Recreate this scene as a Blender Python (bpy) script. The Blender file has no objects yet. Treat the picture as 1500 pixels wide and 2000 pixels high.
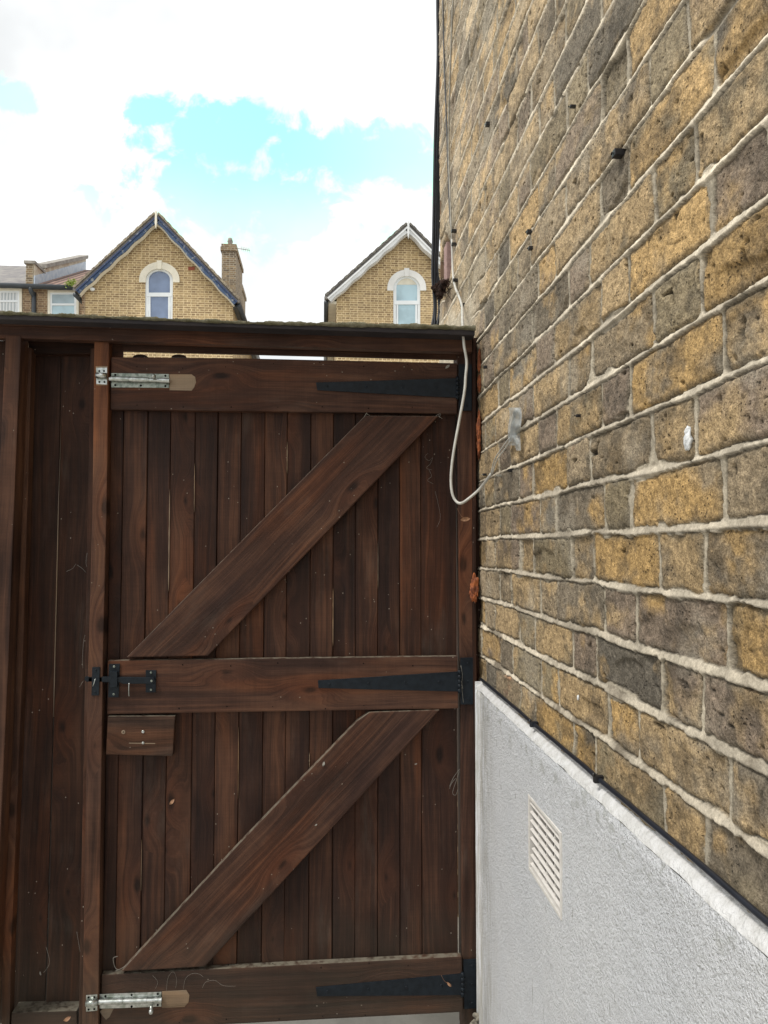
import bpy, bmesh, math, random
import numpy as np
from mathutils import Vector, Matrix
S = bpy.context.scene
C = S.collection
R = math.radians
random.seed(7)

# ------------------------------------------------------------------ camera
F = 1500.0                                   # focal length in photo pixels
YAW = math.atan(119 / 1500.0); PITCH = math.atan(66 / 1500.0)
cam_d = bpy.data.cameras.new("camera"); cam = bpy.data.objects.new("camera", cam_d); C.objects.link(cam)
cam.location = (0, 0, 1.25)
cam.rotation_euler = (math.pi / 2 + PITCH, 0, -YAW)
cam_d.sensor_fit = 'HORIZONTAL'; cam_d.sensor_width = 36; cam_d.lens = 36 * F / 1500
cam_d.clip_start = 0.02; cam_d.clip_end = 2000
S.camera = cam
CAM = Vector((0, 0, 1.25))
ROT = cam.rotation_euler.to_matrix()

# ------------------------------------------------------------------ sky and sun
SUN_EL, SUN_AZ = R(58), R(243)               # azimuth clockwise from +Y
w = bpy.data.worlds.new("World"); S.world = w; w.use_nodes = True
nt = w.node_tree; nt.nodes.clear()
def N(t, kind, **kw):
    n = t.nodes.new(kind)
    for k, v in kw.items(): setattr(n, k, v)
    return n
def math_(t, op, a, b=None, c=None, clamp=False):
    n = N(t, 'ShaderNodeMath', operation=op, use_clamp=clamp)
    for i, v in enumerate((a, b, c)):
        if v is None: continue
        if isinstance(v, (int, float)): n.inputs[i].default_value = v
        else: t.links.new(v, n.inputs[i])
    return n.outputs[0]
def ramp_(t, fac, stops, interp='LINEAR'):
    n = N(t, 'ShaderNodeValToRGB'); cr = n.color_ramp; cr.interpolation = interp
    while len(cr.elements) < len(stops): cr.elements.new(0.5)
    for e, (p, c) in zip(cr.elements, stops):
        e.position = p; e.color = (c[0], c[1], c[2], 1) if len(c) == 3 else c
    t.links.new(fac, n.inputs[0]); return n.outputs[0]
def mapr(t, v, a, b, c=0.0, d=1.0, smooth=True):
    n = N(t, 'ShaderNodeMapRange'); n.interpolation_type = 'SMOOTHSTEP' if smooth else 'LINEAR'
    t.links.new(v, n.inputs[0])
    for i, x in enumerate((a, b, c, d)): n.inputs[i + 1].default_value = x
    return n.outputs[0]
def mixc(t, fac, a, b, blend='MIX'):
    n = N(t, 'ShaderNodeMix', data_type='RGBA', blend_type=blend)
    for s, v in ((n.inputs[0], fac), (n.inputs[6], a), (n.inputs[7], b)):
        if isinstance(v, (int, float)): s.default_value = v
        elif isinstance(v, tuple): s.default_value = (v[0], v[1], v[2], 1)
        else: t.links.new(v, s)
    return n.outputs[2]
def noise_(t, vec, scale, detail=3, rough=0.5, dist=0.0, lac=2.0):
    n = N(t, 'ShaderNodeTexNoise'); n.inputs['Scale'].default_value = scale
    n.inputs['Detail'].default_value = detail; n.inputs['Roughness'].default_value = rough
    n.inputs['Distortion'].default_value = dist; n.inputs['Lacunarity'].default_value = lac
    if vec is not None: t.links.new(vec, n.inputs['Vector'])
    return n.outputs[0]
def vor_(t, vec, scale, out='Distance', feature='F1'):
    n = N(t, 'ShaderNodeTexVoronoi', feature=feature); n.inputs['Scale'].default_value = scale
    if vec is not None: t.links.new(vec, n.inputs['Vector'])
    return n.outputs[out]
def scalev(t, vec, s):
    n = N(t, 'ShaderNodeVectorMath', operation='MULTIPLY'); t.links.new(vec, n.inputs[0]); n.inputs[1].default_value = s
    return n.outputs[0]

tc = N(nt, 'ShaderNodeTexCoord').outputs['Generated']
sep = N(nt, 'ShaderNodeSeparateXYZ'); nt.links.new(tc, sep.inputs[0])
yy = math_(nt, 'MAXIMUM', math_(nt, 'ABSOLUTE', sep.outputs[1]), 0.15)
u = math_(nt, 'DIVIDE', sep.outputs[0], yy); v = math_(nt, 'DIVIDE', sep.outputs[2], yy)
back = math_(nt, 'MULTIPLY', math_(nt, 'LESS_THAN', sep.outputs[1], 0.0), 0.6)
comb = N(nt, 'ShaderNodeCombineXYZ'); nt.links.new(u, comb.inputs[0]); nt.links.new(v, comb.inputs[1]); nt.links.new(back, comb.inputs[2])
uv = comb.outputs[0]
n1 = noise_(nt, uv, 6.0, 6, 0.6, 0.2); n2_ = noise_(nt, uv, 19.0, 5, 0.6, 0.4)
def sky_dir(px, py):
    d = cam.rotation_euler.to_matrix() @ Vector(((px - 750) / F, (1000 - py) / F, -1)); return d.x / d.y, d.z / d.y
# gaps in the cloud cover: direction, angular half-width and half-height, lean
SKY_GAPS = [(440, 268, 150, 78, 0.0), (680, 310, 260, 66, 0.02), (450, 395, 220, 80, 0.0), (310, 215, 60, 36, 0.0), (5, 180, 50, 26, 0.15), (560, 430, 150, 40, 0.0), (0, 182, 62, 34, 0.2)]
e = None
for px_, py_, a_, b_, sl_ in SKY_GAPS:
    cu, cv_ = sky_dir(px_, py_)
    du = math_(nt, 'SUBTRACT', u, cu); dv = math_(nt, 'ADD', math_(nt, 'SUBTRACT', v, cv_), math_(nt, 'MULTIPLY', du, sl_))
    x_ = math_(nt, 'DIVIDE', du, a_ / F); y_ = math_(nt, 'DIVIDE', dv, b_ / F)
    q = math_(nt, 'SQRT', math_(nt, 'ADD', math_(nt, 'MULTIPLY', x_, x_), math_(nt, 'MULTIPLY', y_, y_)))
    e = q if e is None else math_(nt, 'MINIMUM', e, q)
e = math_(nt, 'ADD', e, math_(nt, 'MULTIPLY', math_(nt, 'SUBTRACT', n1, 0.5), 2.4))
e = math_(nt, 'ADD', e, math_(nt, 'MULTIPLY', math_(nt, 'SUBTRACT', n2_, 0.5), 3.0))
mask = mapr(nt, e, 1.26, 0.70)
fade = math_(nt, 'MULTIPLY', mapr(nt, u, -0.08, 0.18, 1.0, 0.6), mapr(nt, u, -0.36, -0.24, 0.55, 1.0)); mask = math_(nt, 'MULTIPLY', mask, fade)
fade = mapr(nt, v, 0.38, 0.52, 0.45, 1.0); mask = math_(nt, 'MULTIPLY', mask, fade)
mask = math_(nt, 'MULTIPLY', mask, math_(nt, 'GREATER_THAN', sep.outputs[1], 0.0))
sky = N(nt, 'ShaderNodeTexSky', sky_type='NISHITA'); sky.sun_disc = False
sky.sun_elevation = SUN_EL; sky.sun_rotation = SUN_AZ; sky.altitude = 0; sky.air_density = 1.0; sky.dust_density = 0.6; sky.ozone_density = 1.0
skyc = mixc(nt, 1.0, sky.outputs[0], (3.6, 7.3, 2.75), 'MULTIPLY')
ncl = mapr(nt, noise_(nt, uv, 2.2, 5, 0.55), 0.32, 0.62)
cloudc = mixc(nt, ncl, (7.5, 7.7, 7.8), (10.6, 10.7, 10.7))
col = mixc(nt, mask, cloudc, skyc)
bg = N(nt, 'ShaderNodeBackground'); nt.links.new(col, bg.inputs[0]); bg.inputs[1].default_value = 0.085
out = N(nt, 'ShaderNodeOutputWorld'); nt.links.new(bg.outputs[0], out.inputs[0])

sl = bpy.data.lights.new("sun", 'SUN'); sl.energy = 2.1; sl.angle = R(13); sl.color = (1.0, 0.95, 0.87)
so = bpy.data.objects.new("sun", sl); C.objects.link(so)
dirv = Vector((math.sin(SUN_AZ) * math.cos(SUN_EL), math.cos(SUN_AZ) * math.cos(SUN_EL), math.sin(SUN_EL)))
so.rotation_euler = dirv.to_track_quat('Z', 'Y').to_euler(); so.location = (-3, -3, 8)

S.render.engine = 'CYCLES'
S.view_settings.view_transform = 'Standard'; S.view_settings.look = 'None'
S.view_settings.exposure = 0.47; S.view_settings.gamma = 1.0
S.render.resolution_x = 768; S.render.resolution_y = 1024

# ------------------------------------------------------------------ helpers
def ray(px, py):
    return (ROT @ Vector(((px - 750) / F, (1000 - py) / F, -1))).normalized()
def onY(px, py, Y):
    d = ray(px, py); return CAM + d * (Y / d.y)
def onX(px, py, X):
    d = ray(px, py); return CAM + d * (X / d.x)
W = 0.4067                                   # the brick face of the house wall, x = W

def tag(o, label=None, cat=None, group=None, kind=None):
    if label: o['label'] = label
    if cat: o['category'] = cat
    if group: o['group'] = group
    if kind: o['kind'] = kind
    return o
def thing(name, label, cat, loc=(0, 0, 0), group=None):
    o = bpy.data.objects.new(name, None); C.objects.link(o); o.location = loc; o.empty_display_size = 0.1
    return tag(o, label, cat, group)
def link(name, me, mat, parent=None):
    o = bpy.data.objects.new(name, me); C.objects.link(o)
    if mat is not None and not me.materials: me.materials.append(mat)
    if parent is not None:
        o.parent = parent
        if parent.parent is None: o.matrix_parent_inverse = Matrix.Translation(parent.location).inverted()
    return o

class Geo:
    """collects pieces into one mesh; every vertex keeps a grain coordinate and a tone"""
    def __init__(s): s.v = []; s.f = []; s.g = []; s.t = []; s.sm = []
    def add_bm(s, bm, axis=(0, 0, 1), tone=0.5, smooth=False, seed=None):
        bmesh.ops.recalc_face_normals(bm, faces=bm.faces)
        a = Vector(axis).normalized(); up = Vector((0, 1, 0))
        if abs(a.dot(up)) > 0.9: up = Vector((1, 0, 0))
        x = up.cross(a).normalized(); y = a.cross(x)
        rs = random.Random(seed) if seed is not None else random
        off = Vector((rs.uniform(-40, 40), rs.uniform(-40, 40), rs.uniform(-40, 40)))
        b = len(s.v)
        bm.verts.index_update()
        for vv in bm.verts:
            c = vv.co; s.v.append(tuple(c)); s.g.append((c.dot(x) + off.x, c.dot(y) + off.y, c.dot(a) + off.z)); s.t.append(tone)
        for ff in bm.faces:
            s.f.append([b + q.index for q in ff.verts]); s.sm.append(smooth)
        bm.free()
    def poly(s, pts, thick, axis=(0, 0, 1), tone=0.5, bevel=0.0015, dirn=(0, 1, 0), seed=None):
        bm = bmesh.new(); d = Vector(dirn) * thick
        a = [bm.verts.new(Vector(p)) for p in pts]; b = [bm.verts.new(Vector(p) + d) for p in pts]
        bm.faces.new(a); bm.faces.new(b[::-1]); n = len(a)
        for i in range(n): bm.faces.new((a[i], b[i], b[(i + 1) % n], a[(i + 1) % n]))
        bmesh.ops.recalc_face_normals(bm, faces=bm.faces)
        if bevel: bmesh.ops.bevel(bm, geom=list(bm.edges), offset=bevel, segments=2, affect='EDGES', profile=0.6)
        s.add_bm(bm, axis, tone, False, seed)
    def box(s, lo, hi, axis=(0, 0, 1), tone=0.5, bevel=0.0015, seed=None):
        s.poly([(lo[0], lo[1], lo[2]), (hi[0], lo[1], lo[2]), (hi[0], lo[1], hi[2]), (lo[0], lo[1], hi[2])], hi[1] - lo[1], axis, tone, bevel, seed=seed)
    def tube(s, pts, r, n=8, sub=4, tone=0.5, caps=True, smooth=True):
        P = [Vector(p) for p in pts]
        if sub > 1 and len(P) > 2:
            Q = []
            for i in range(len(P) - 1):
                p0 = P[max(i - 1, 0)]; p1 = P[i]; p2 = P[i + 1]; p3 = P[min(i + 2, len(P) - 1)]
                for k in range(sub):
                    t = k / sub
                    Q.append(0.5 * ((2 * p1) + (p2 - p0) * t + (2 * p0 - 5 * p1 + 4 * p2 - p3) * t * t + (3 * p1 - p0 - 3 * p2 + p3) * t ** 3))
            Q.append(P[-1]); P = Q
        bm = bmesh.new(); rings = []
        t0 = (P[1] - P[0]).normalized(); ref = Vector((0, 0, 1)) if abs(t0.z) < 0.9 else Vector((1, 0, 0))
        nn = t0.cross(ref).normalized()
        for i, p in enumerate(P):
            t = (P[min(i + 1, len(P) - 1)] - P[max(i - 1, 0)]).normalized()
            nn = (nn - t * nn.dot(t)).normalized(); bb = t.cross(nn)
            rr = r[min(i, len(r) - 1)] if isinstance(r, (list, tuple)) else r
            rings.append([bm.verts.new(p + (nn * math.cos(2 * math.pi * k / n) + bb * math.sin(2 * math.pi * k / n)) * rr) for k in range(n)])
        for i in range(len(rings) - 1):
            for k in range(n): bm.faces.new((rings[i][k], rings[i][(k + 1) % n], rings[i + 1][(k + 1) % n], rings[i + 1][k]))
        if caps: bm.faces.new(rings[0][::-1]); bm.faces.new(rings[-1])
        s.add_bm(bm, (0, 0, 1), tone, smooth)
    def blob(s, c, rad, tone=0.5, rough=0.35, seed=0, sub=3, freq=1.0):
        bm = bmesh.new(); bmesh.ops.create_icosphere(bm, subdivisions=sub, radius=1.0)
        rs = random.Random(seed); ph = [(Vector((rs.uniform(-1, 1), rs.uniform(-1, 1), rs.uniform(-1, 1))) * rs.uniform(2, 9) * freq, rs.uniform(0, 6)) for _ in range(9)]
        for vv in bm.verts:
            k = 1 + rough * sum(math.sin(vv.co.dot(d) + p) for d, p in ph) / 4
            vv.co = Vector((vv.co.x * rad[0] * k + c[0], vv.co.y * rad[1] * k + c[1], vv.co.z * rad[2] * k + c[2]))
        s.add_bm(bm, (0, 0, 1), tone, True)
    def build(s, name, mat, parent=None):
        me = bpy.data.meshes.new(name); me.from_pydata(s.v, [], s.f); me.update()
        at = me.attributes.new('gc', 'FLOAT_VECTOR', 'POINT'); at.data.foreach_set('vector', np.array(s.g, dtype=np.float32).ravel())
        at = me.attributes.new('tone', 'FLOAT', 'POINT'); at.data.foreach_set('value', np.array(s.t, dtype=np.float32))
        me.polygons.foreach_set('use_smooth', s.sm)
        return link(name, me, mat, parent)

def pxY(pts, Y): return [onY(x, y, Y) for x, y in pts]

# ------------------------------------------------------------------ materials
def mat_(name):
    m = bpy.data.materials.new(name); m.use_nodes = True; t = m.node_tree
    b = t.nodes['Principled BSDF']; return m, t, b
def bump_(t, b, h, strength, dist, prev=None):
    n = N(t, 'ShaderNodeBump'); n.inputs['Strength'].default_value = strength; n.inputs['Distance'].default_value = dist
    t.links.new(h, n.inputs['Height'])
    if prev is not None: t.links.new(prev, n.inputs['Normal'])
    t.links.new(n.outputs[0], b.inputs['Normal']); return n.outputs[0]
def attr(t, name, o='Vector'):
    n = N(t, 'ShaderNodeAttribute'); n.attribute_name = name; return n.outputs[o]

def wood(name, dark, mid, light, dust=0.7, rough=0.55, speck=1.0, grain=1.0):
    m, t, b = mat_(name)
    gc = attr(t, 'gc'); tone = attr(t, 'tone', 'Fac')
    # knots: sparse cells stretched along the grain
    kx = N(t, 'ShaderNodeSeparateXYZ'); t.links.new(gc, kx.inputs[0]); kc = N(t, 'ShaderNodeCombineXYZ')
    t.links.new(math_(t, 'MULTIPLY', kx.outputs[0], 8.0), kc.inputs[0]); t.links.new(math_(t, 'MULTIPLY', kx.outputs[2], 3.6), kc.inputs[1]); kv = kc.outputs[0]
    vn = N(t, 'ShaderNodeTexVoronoi', feature='F1', voronoi_dimensions='2D'); vn.inputs['Scale'].default_value = 1.0; t.links.new(kv, vn.inputs['Vector'])
    ks = N(t, 'ShaderNodeSeparateColor'); t.links.new(vn.outputs['Color'], ks.inputs[0])
    kn = noise_(t, scalev(t, gc, (70, 70, 40)), 1.0, 3)
    kd = math_(t, 'ADD', vn.outputs['Distance'], math_(t, 'MULTIPLY', math_(t, 'SUBTRACT', kn, 0.5), 0.07))
    kd = math_(t, 'ADD', kd, math_(t, 'MULTIPLY', ks.outputs[1], 0.07))
    on = math_(t, 'GREATER_THAN', ks.outputs[0], 0.42)
    knot = math_(t, 'MULTIPLY', mapr(t, kd, 0.125, 0.045), on)
    halo = math_(t, 'MULTIPLY', mapr(t, kd, 0.42, 0.05), on)
    # growth rings bend round the knots
    wv = noise_(t, scalev(t, gc, (6, 6, 1.3)), 1.0, 2)
    sepg = N(t, 'ShaderNodeSeparateXYZ'); t.links.new(gc, sepg.inputs[0])
    gx = math_(t, 'ADD', sepg.outputs[0], math_(t, 'MULTIPLY', wv, 0.06))
    gx = math_(t, 'ADD', gx, math_(t, 'MULTIPLY', halo, 0.035))
    cb = N(t, 'ShaderNodeCombineXYZ'); t.links.new(gx, cb.inputs[0]); t.links.new(sepg.outputs[1], cb.inputs[1]); t.links.new(sepg.outputs[2], cb.inputs[2])
    g2 = cb.outputs[0]
    rings = noise_(t, scalev(t, g2, (95, 50, 1.4)), 1.0, 2, 0.4)
    fine = noise_(t, scalev(t, g2, (420, 300, 7.0)), 1.0, 3, 0.6)
    patch = noise_(t, scalev(t, gc, (9, 9, 3.2)), 1.0, 4, 0.6)
    cross = noise_(t, scalev(t, gc, (6, 6, 240)), 1.0, 2, 0.5)
    f = math_(t, 'ADD', math_(t, 'MULTIPLY', rings, 0.44 * grain), math_(t, 'MULTIPLY', fine, 0.30))
    f = math_(t, 'ADD', f, math_(t, 'MULTIPLY', patch, 0.80))
    f = math_(t, 'ADD', f, math_(t, 'MULTIPLY', cross, 0.08))
    f = math_(t, 'ADD', f, math_(t, 'MULTIPLY', math_(t, 'SUBTRACT', tone, 0.5), 0.26))
    f = math_(t, 'SUBTRACT', f, 0.315 + 0.22 * (grain - 1))
    c = ramp_(t, f, [(0.30, dark), (0.50, mid), (0.74, light)])
    c = mixc(t, math_(t, 'MULTIPLY', knot, 0.7), c, tuple(x * 0.35 for x in dark))
    c = mixc(t, math_(t, 'MULTIPLY', math_(t, 'SUBTRACT', halo, knot, clamp=True), 0.30), c, (light[0] * 0.8, light[1] * 0.6, light[2] * 0.5))
    hue = noise_(t, scalev(t, gc, (11, 11, 2.0)), 1.0, 3, 0.55)
    c = mixc(t, mapr(t, hue, 0.50, 0.66), c, mixc(t, 1.0, c, (1.36, 1.12, 0.90), 'MULTIPLY'))
    c = mixc(t, mapr(t, hue, 0.48, 0.34), c, mixc(t, 1.0, c, (0.74, 0.78, 0.88), 'MULTIPLY'))
    gz = N(t, 'ShaderNodeNewGeometry'); pz = N(t, 'ShaderNodeSeparateXYZ'); t.links.new(gz.outputs['Position'], pz.inputs[0])
    grime = math_(t, 'MULTIPLY', mapr(t, math_(t, 'ADD', pz.outputs[2], math_(t, 'MULTIPLY', noise_(t, gz.outputs['Position'], 9.0, 4, 0.6), 0.35)), 0.62, 0.18), 0.5)
    c = mixc(t, grime, c, (0.045, 0.040, 0.030))
    # grey bloom where the stain has worn
    wear = mapr(t, noise_(t, scalev(t, gc, (14, 14, 4)), 1.0, 5, 0.65), 0.55, 0.75)
    c = mixc(t, math_(t, 'MULTIPLY', wear, 0.20), c, (0.13, 0.10, 0.08))
    # dust specks and web fragments
    sp = vor_(t, scalev(t, gc, (1, 1, 0.8)), 55.0)
    spm = math_(t, 'MULTIPLY', math_(t, 'LESS_THAN', sp, 0.075), math_(t, 'GREATER_THAN', noise_(t, gc, 7.0, 3), 0.56))
    c = mixc(t, math_(t, 'MULTIPLY', spm, 0.55 * speck), c, (0.33, 0.29, 0.24))
    geo = N(t, 'ShaderNodeNewGeometry'); sn = N(t, 'ShaderNodeSeparateXYZ'); t.links.new(geo.outputs['True Normal'], sn.inputs[0])
    up = mapr(t, sn.outputs[2], 0.35, 0.8)
    dn = mapr(t, noise_(t, gc, 60.0, 4, 0.6), 0.3, 0.6)
    c = mixc(t, math_(t, 'MULTIPLY', math_(t, 'MULTIPLY', up, dn), dust), c, (0.20, 0.185, 0.145))
    t.links.new(c, b.inputs['Base Color'])
    r = mapr(t, rings, 0.2, 0.8, rough + 0.02, rough + 0.2, False); t.links.new(r, b.inputs['Roughness'])
    b.inputs['Specular IOR Level'].default_value = 0.18
    h = math_(t, 'ADD', math_(t, 'MULTIPLY', rings, 0.6), math_(t, 'MULTIPLY', fine, 0.5))
    h = math_(t, 'ADD', h, math_(t, 'MULTIPLY', cross, 0.12))
    h = math_(t, 'SUBTRACT', h, math_(t, 'MULTIPLY', knot, 0.3))
    bump_(t, b, h, 0.75, 0.0022)
    return m
M = {}
M['rail'] = wood('stained_rail_wood', (0.020, 0.0095, 0.0066), (0.047, 0.0225, 0.0152), (0.115, 0.056, 0.034), speck=1.0)
M['board'] = wood('stained_board_wood', (0.016, 0.0074, 0.0054), (0.037, 0.0170, 0.0112), (0.098, 0.045, 0.026), speck=1.0)
M['post'] = wood('stained_post_wood', (0.028, 0.0130, 0.0085), (0.078, 0.037, 0.0225), (0.150, 0.072, 0.040), speck=0.7)
M['panel'] = wood('stained_panel_wood', (0.011, 0.0052, 0.0038), (0.034, 0.0155, 0.0098), (0.080, 0.037, 0.022), speck=1.3)
M['grey_rail'] = wood('weathered_block_wood', (0.024, 0.013, 0.009), (0.062, 0.034, 0.023), (0.12, 0.072, 0.05), speck=0.7)
M['bare'] = wood('bare_wood', (0.13, 0.095, 0.065), (0.24, 0.18, 0.125), (0.34, 0.26, 0.18), speck=0.5, grain=0.6)

def plain(name, col, rough=0.5, metal=0.0, spec=0.5, var=0.25, scale=30.0, bump=0.0, bscale=200.0, bdist=0.001, col2=None, coord='Object'):
    m, t, b = mat_(name)
    tcn = N(t, 'ShaderNodeTexCoord'); vec = tcn.outputs[coord]
    n = noise_(t, vec, scale, 5, 0.6)
    c2 = col2 if col2 else tuple(x * (1 - var) for x in col)
    c = mixc(t, mapr(t, n, 0.35, 0.65), col, c2)
    t.links.new(c, b.inputs['Base Color'])
    b.inputs['Roughness'].default_value = rough; b.inputs['Metallic'].default_value = metal; b.inputs['Specular IOR Level'].default_value = spec
    if bump: bump_(t, b, noise_(t, vec, bscale, 4, 0.6), bump, bdist)
    return m
M['black_iron'] = plain('black_painted_iron', (0.005, 0.008, 0.012), 0.5, 0.0, 0.22, scale=60, bump=0.3, bscale=300, bdist=0.0006, col2=(0.009, 0.014, 0.020))
M['zinc'] = plain('zinc_plated_steel', (0.55, 0.57, 0.56), 0.30, 0.9, 0.5, var=0.45, scale=90, bump=0.15, bscale=500, bdist=0.0003, col2=(0.30, 0.33, 0.30))
M['zinc_old'] = plain('corroded_zinc_plate', (0.34, 0.37, 0.33), 0.48, 0.75, 0.5, scale=120, bump=0.3, bscale=400, bdist=0.0005, col2=(0.16, 0.19, 0.165))
M['dark_hole'] = plain('dark_screw_hole', (0.004, 0.004, 0.004), 0.9, spec=0.1)
M['white_cable'] = plain('white_cable_sheath', (0.52, 0.51, 0.47), 0.45, scale=40, var=0.2)
M['grey_cable'] = plain('dirty_white_cable', (0.34, 0.32, 0.27), 0.6, scale=60, var=0.4)
M['black_cable'] = plain('black_cable_sheath', (0.011, 0.014, 0.022), 0.38, scale=30, var=0.3)
M['black_plastic'] = plain('black_plastic', (0.008, 0.008, 0.010), 0.45, scale=30, var=0.3)
M['web'] = plain('dusty_web', (0.26, 0.245, 0.215), 0.8, scale=100)
M['foam'] = plain('orange_foam', (0.36, 0.105, 0.028), 0.75, scale=70, bump=0.8, bscale=150, bdist=0.004, col2=(0.13, 0.035, 0.014))
M['leaf'] = plain('dried_leaf', (0.36, 0.20, 0.11), 0.7, scale=60, col2=(0.20, 0.10, 0.055))
M['rubble'] = plain('dusty_rubble', (0.22, 0.20, 0.16), 0.9, scale=60, bump=0.6, bscale=180, bdist=0.003, col2=(0.08, 0.07, 0.055))
M['filler'] = plain('white_filler', (0.72, 0.74, 0.75), 0.6, scale=300, bump=0.8, bscale=250, bdist=0.002, col2=(0.50, 0.52, 0.54))
M['moss'] = plain('mossy_coping', (0.095, 0.088, 0.050), 0.95, spec=0.1, scale=25, bump=0.9, bscale=130, bdist=0.005, col2=(0.18, 0.17, 0.125))
M['felt'] = plain('dark_roofing_felt', (0.016, 0.014, 0.018), 0.75, scale=12, col2=(0.028, 0.022, 0.024), bump=0.3, bscale=200)
M['debris'] = plain('dark_twig_debris', (0.045, 0.026, 0.020), 0.9, spec=0.1, scale=70, bump=0.9, bscale=160, bdist=0.004, col2=(0.015, 0.010, 0.009))
M['pink_stone'] = plain('faded_pink_brick', (0.36, 0.24, 0.22), 0.85, scale=60, col2=(0.25, 0.16, 0.145), bump=0.3)
M['vent'] = plain('vent_white_paint', (0.62, 0.60, 0.57), 0.55, scale=60, col2=(0.54, 0.52, 0.49), bump=0.3, bscale=200)
M['vent_shade'] = plain('vent_shade_plate', (0.012, 0.011, 0.010), 0.9, scale=60)  # near-black, stands in for the shade inside the vent

# clear plastic sleeve
m, t, b = mat_('clear_plastic_sleeve')
b.inputs['Base Color'].default_value = (0.45, 0.49, 0.50, 1); b.inputs['Roughness'].default_value = 0.3
b.inputs['Alpha'].default_value = 0.55; bump_(t, b, noise_(t, N(t, 'ShaderNodeTexCoord').outputs['Object'], 90, 3), 0.6, 0.004); M['sleeve'] = m

# render (plinth)
m, t, b = mat_('white_roughcast_render')
vec = N(t, 'ShaderNodeTexCoord').outputs['Object']
big = noise_(t, vec, 4.0, 5, 0.6); grit = noise_(t, vec, 330.0, 3, 0.6); med = noise_(t, vec, 130.0, 3, 0.6)
c = mixc(t, mapr(t, big, 0.3, 0.7), (0.77, 0.795, 0.835), (0.81, 0.83, 0.86))
c = mixc(t, math_(t, 'MULTIPLY', mapr(t, grit, 0.46, 0.32), 0.5), c, (0.38, 0.40, 0.42))
sx = N(t, 'ShaderNodeSeparateXYZ'); t.links.new(vec, sx.inputs[0])
near_gate = math_(t, 'MULTIPLY', mapr(t, math_(t, 'ADD', sx.outputs[1], math_(t, 'MULTIPLY', big, 0.2)), 1.80, 2.02), 0.75)
st = noise_(t, scalev(t, vec, (30, 60, 9)), 1.0, 4, 0.6)
c = mixc(t, math_(t, 'MULTIPLY', near_gate, mapr(t, st, 0.35, 0.65)), c, (0.40, 0.385, 0.33))
low = math_(t, 'MULTIPLY', math_(t, 'MULTIPLY', mapr(t, sx.outputs[2], 0.25, 0.0), near_gate), 1.0)
c = mixc(t, low, c, (0.20, 0.19, 0.15))
drip = math_(t, 'GREATER_THAN', noise_(t, scalev(t, vec, (60, 90, 14)), 1.0, 2), 0.735)
c = mixc(t, math_(t, 'MULTIPLY', drip, 0.5), c, (0.25, 0.24, 0.22))
lichen = math_(t, 'MULTIPLY', mapr(t, sx.outputs[2], 0.80, 0.87), mapr(t, noise_(t, vec, 45.0, 4), 0.52, 0.66))
c = mixc(t, math_(t, 'MULTIPLY', lichen, 0.35), c, (0.30, 0.31, 0.25))
pit = math_(t, 'LESS_THAN', math_(t, 'ADD', vor_(t, scalev(t, vec, (1, 1, 0.7)), 13.0), math_(t, 'MULTIPLY', noise_(t, vec, 90.0, 3), 0.08)), 0.085)
c = mixc(t, math_(t, 'MULTIPLY', pit, 0.6), c, (0.17, 0.165, 0.15))
crk = math_(t, 'MULTIPLY', math_(t, 'LESS_THAN', math_(t, 'ABSOLUTE', math_(t, 'SUBTRACT', noise_(t, vec, 3.2, 6, 0.65), 0.5)), 0.0016), math_(t, 'GREATER_THAN', noise_(t, vec, 1.7, 2), 0.55))
c = mixc(t, math_(t, 'MULTIPLY', crk, 0.4), c, (0.25, 0.25, 0.24))
t.links.new(c, b.inputs['Base Color']); b.inputs['Roughness'].default_value = 0.8
smoothband = mapr(t, sx.outputs[1], 1.90, 1.84)
h = math_(t, 'MULTIPLY', math_(t, 'ADD', math_(t, 'MULTIPLY', grit, 0.7), math_(t, 'MULTIPLY', med, 0.8)), math_(t, 'ADD', math_(t, 'MULTIPLY', smoothband, 0.8), 0.2))
bump_(t, b, h, 1.0, 0.018)
M['render'] = m
M['render_top'] = plain('smooth_render_edge', (0.62, 0.625, 0.63), 0.75, scale=40, col2=(0.50, 0.50, 0.49), bump=0.9, bscale=140, bdist=0.006)

# brick (vertex colours carry the bricks' own colours)
m, t, b = mat_('london_stock_brick')
vec = N(t, 'ShaderNodeTexCoord').outputs['Object']
vc = attr(t, 'col', 'Color'); mo = attr(t, 'mortar', 'Fac')
g1 = noise_(t, vec, 420.0, 4, 0.65); g2 = noise_(t, vec, 150.0, 4, 0.6)
vcc = mixc(t, math_(t, 'SUBTRACT', 1.0, math_(t, 'MULTIPLY', mo, 0.6)), vc, ramp_(t, g1, [(0.3, (0.50, 0.49, 0.48)), (0.7, (1.50, 1.50, 1.50))]), 'MULTIPLY')
vcc = mixc(t, 0.8, vcc, ramp_(t, g2, [(0.3, (0.72, 0.71, 0.70)), (0.7, (1.25, 1.25, 1.24))]), 'MULTIPLY')
por = vor_(t, scalev(t, vec, (1, 1, 1.2)), 130.0)
pm = math_(t, 'MULTIPLY', mapr(t, por, 0.26, 0.12), mapr(t, noise_(t, vec, 22.0, 4), 0.48, 0.60))
pm = math_(t, 'MULTIPLY', pm, math_(t, 'SUBTRACT', 1.0, mo, clamp=True))
vcc = mixc(t, math_(t, 'MULTIPLY', pm, 0.65), vcc, (0.03, 0.024, 0.018))
t.links.new(vcc, b.inputs['Base Color']); b.inputs['Roughness'].default_value = 0.88; b.inputs['Specular IOR Level'].default_value = 0.25
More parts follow.
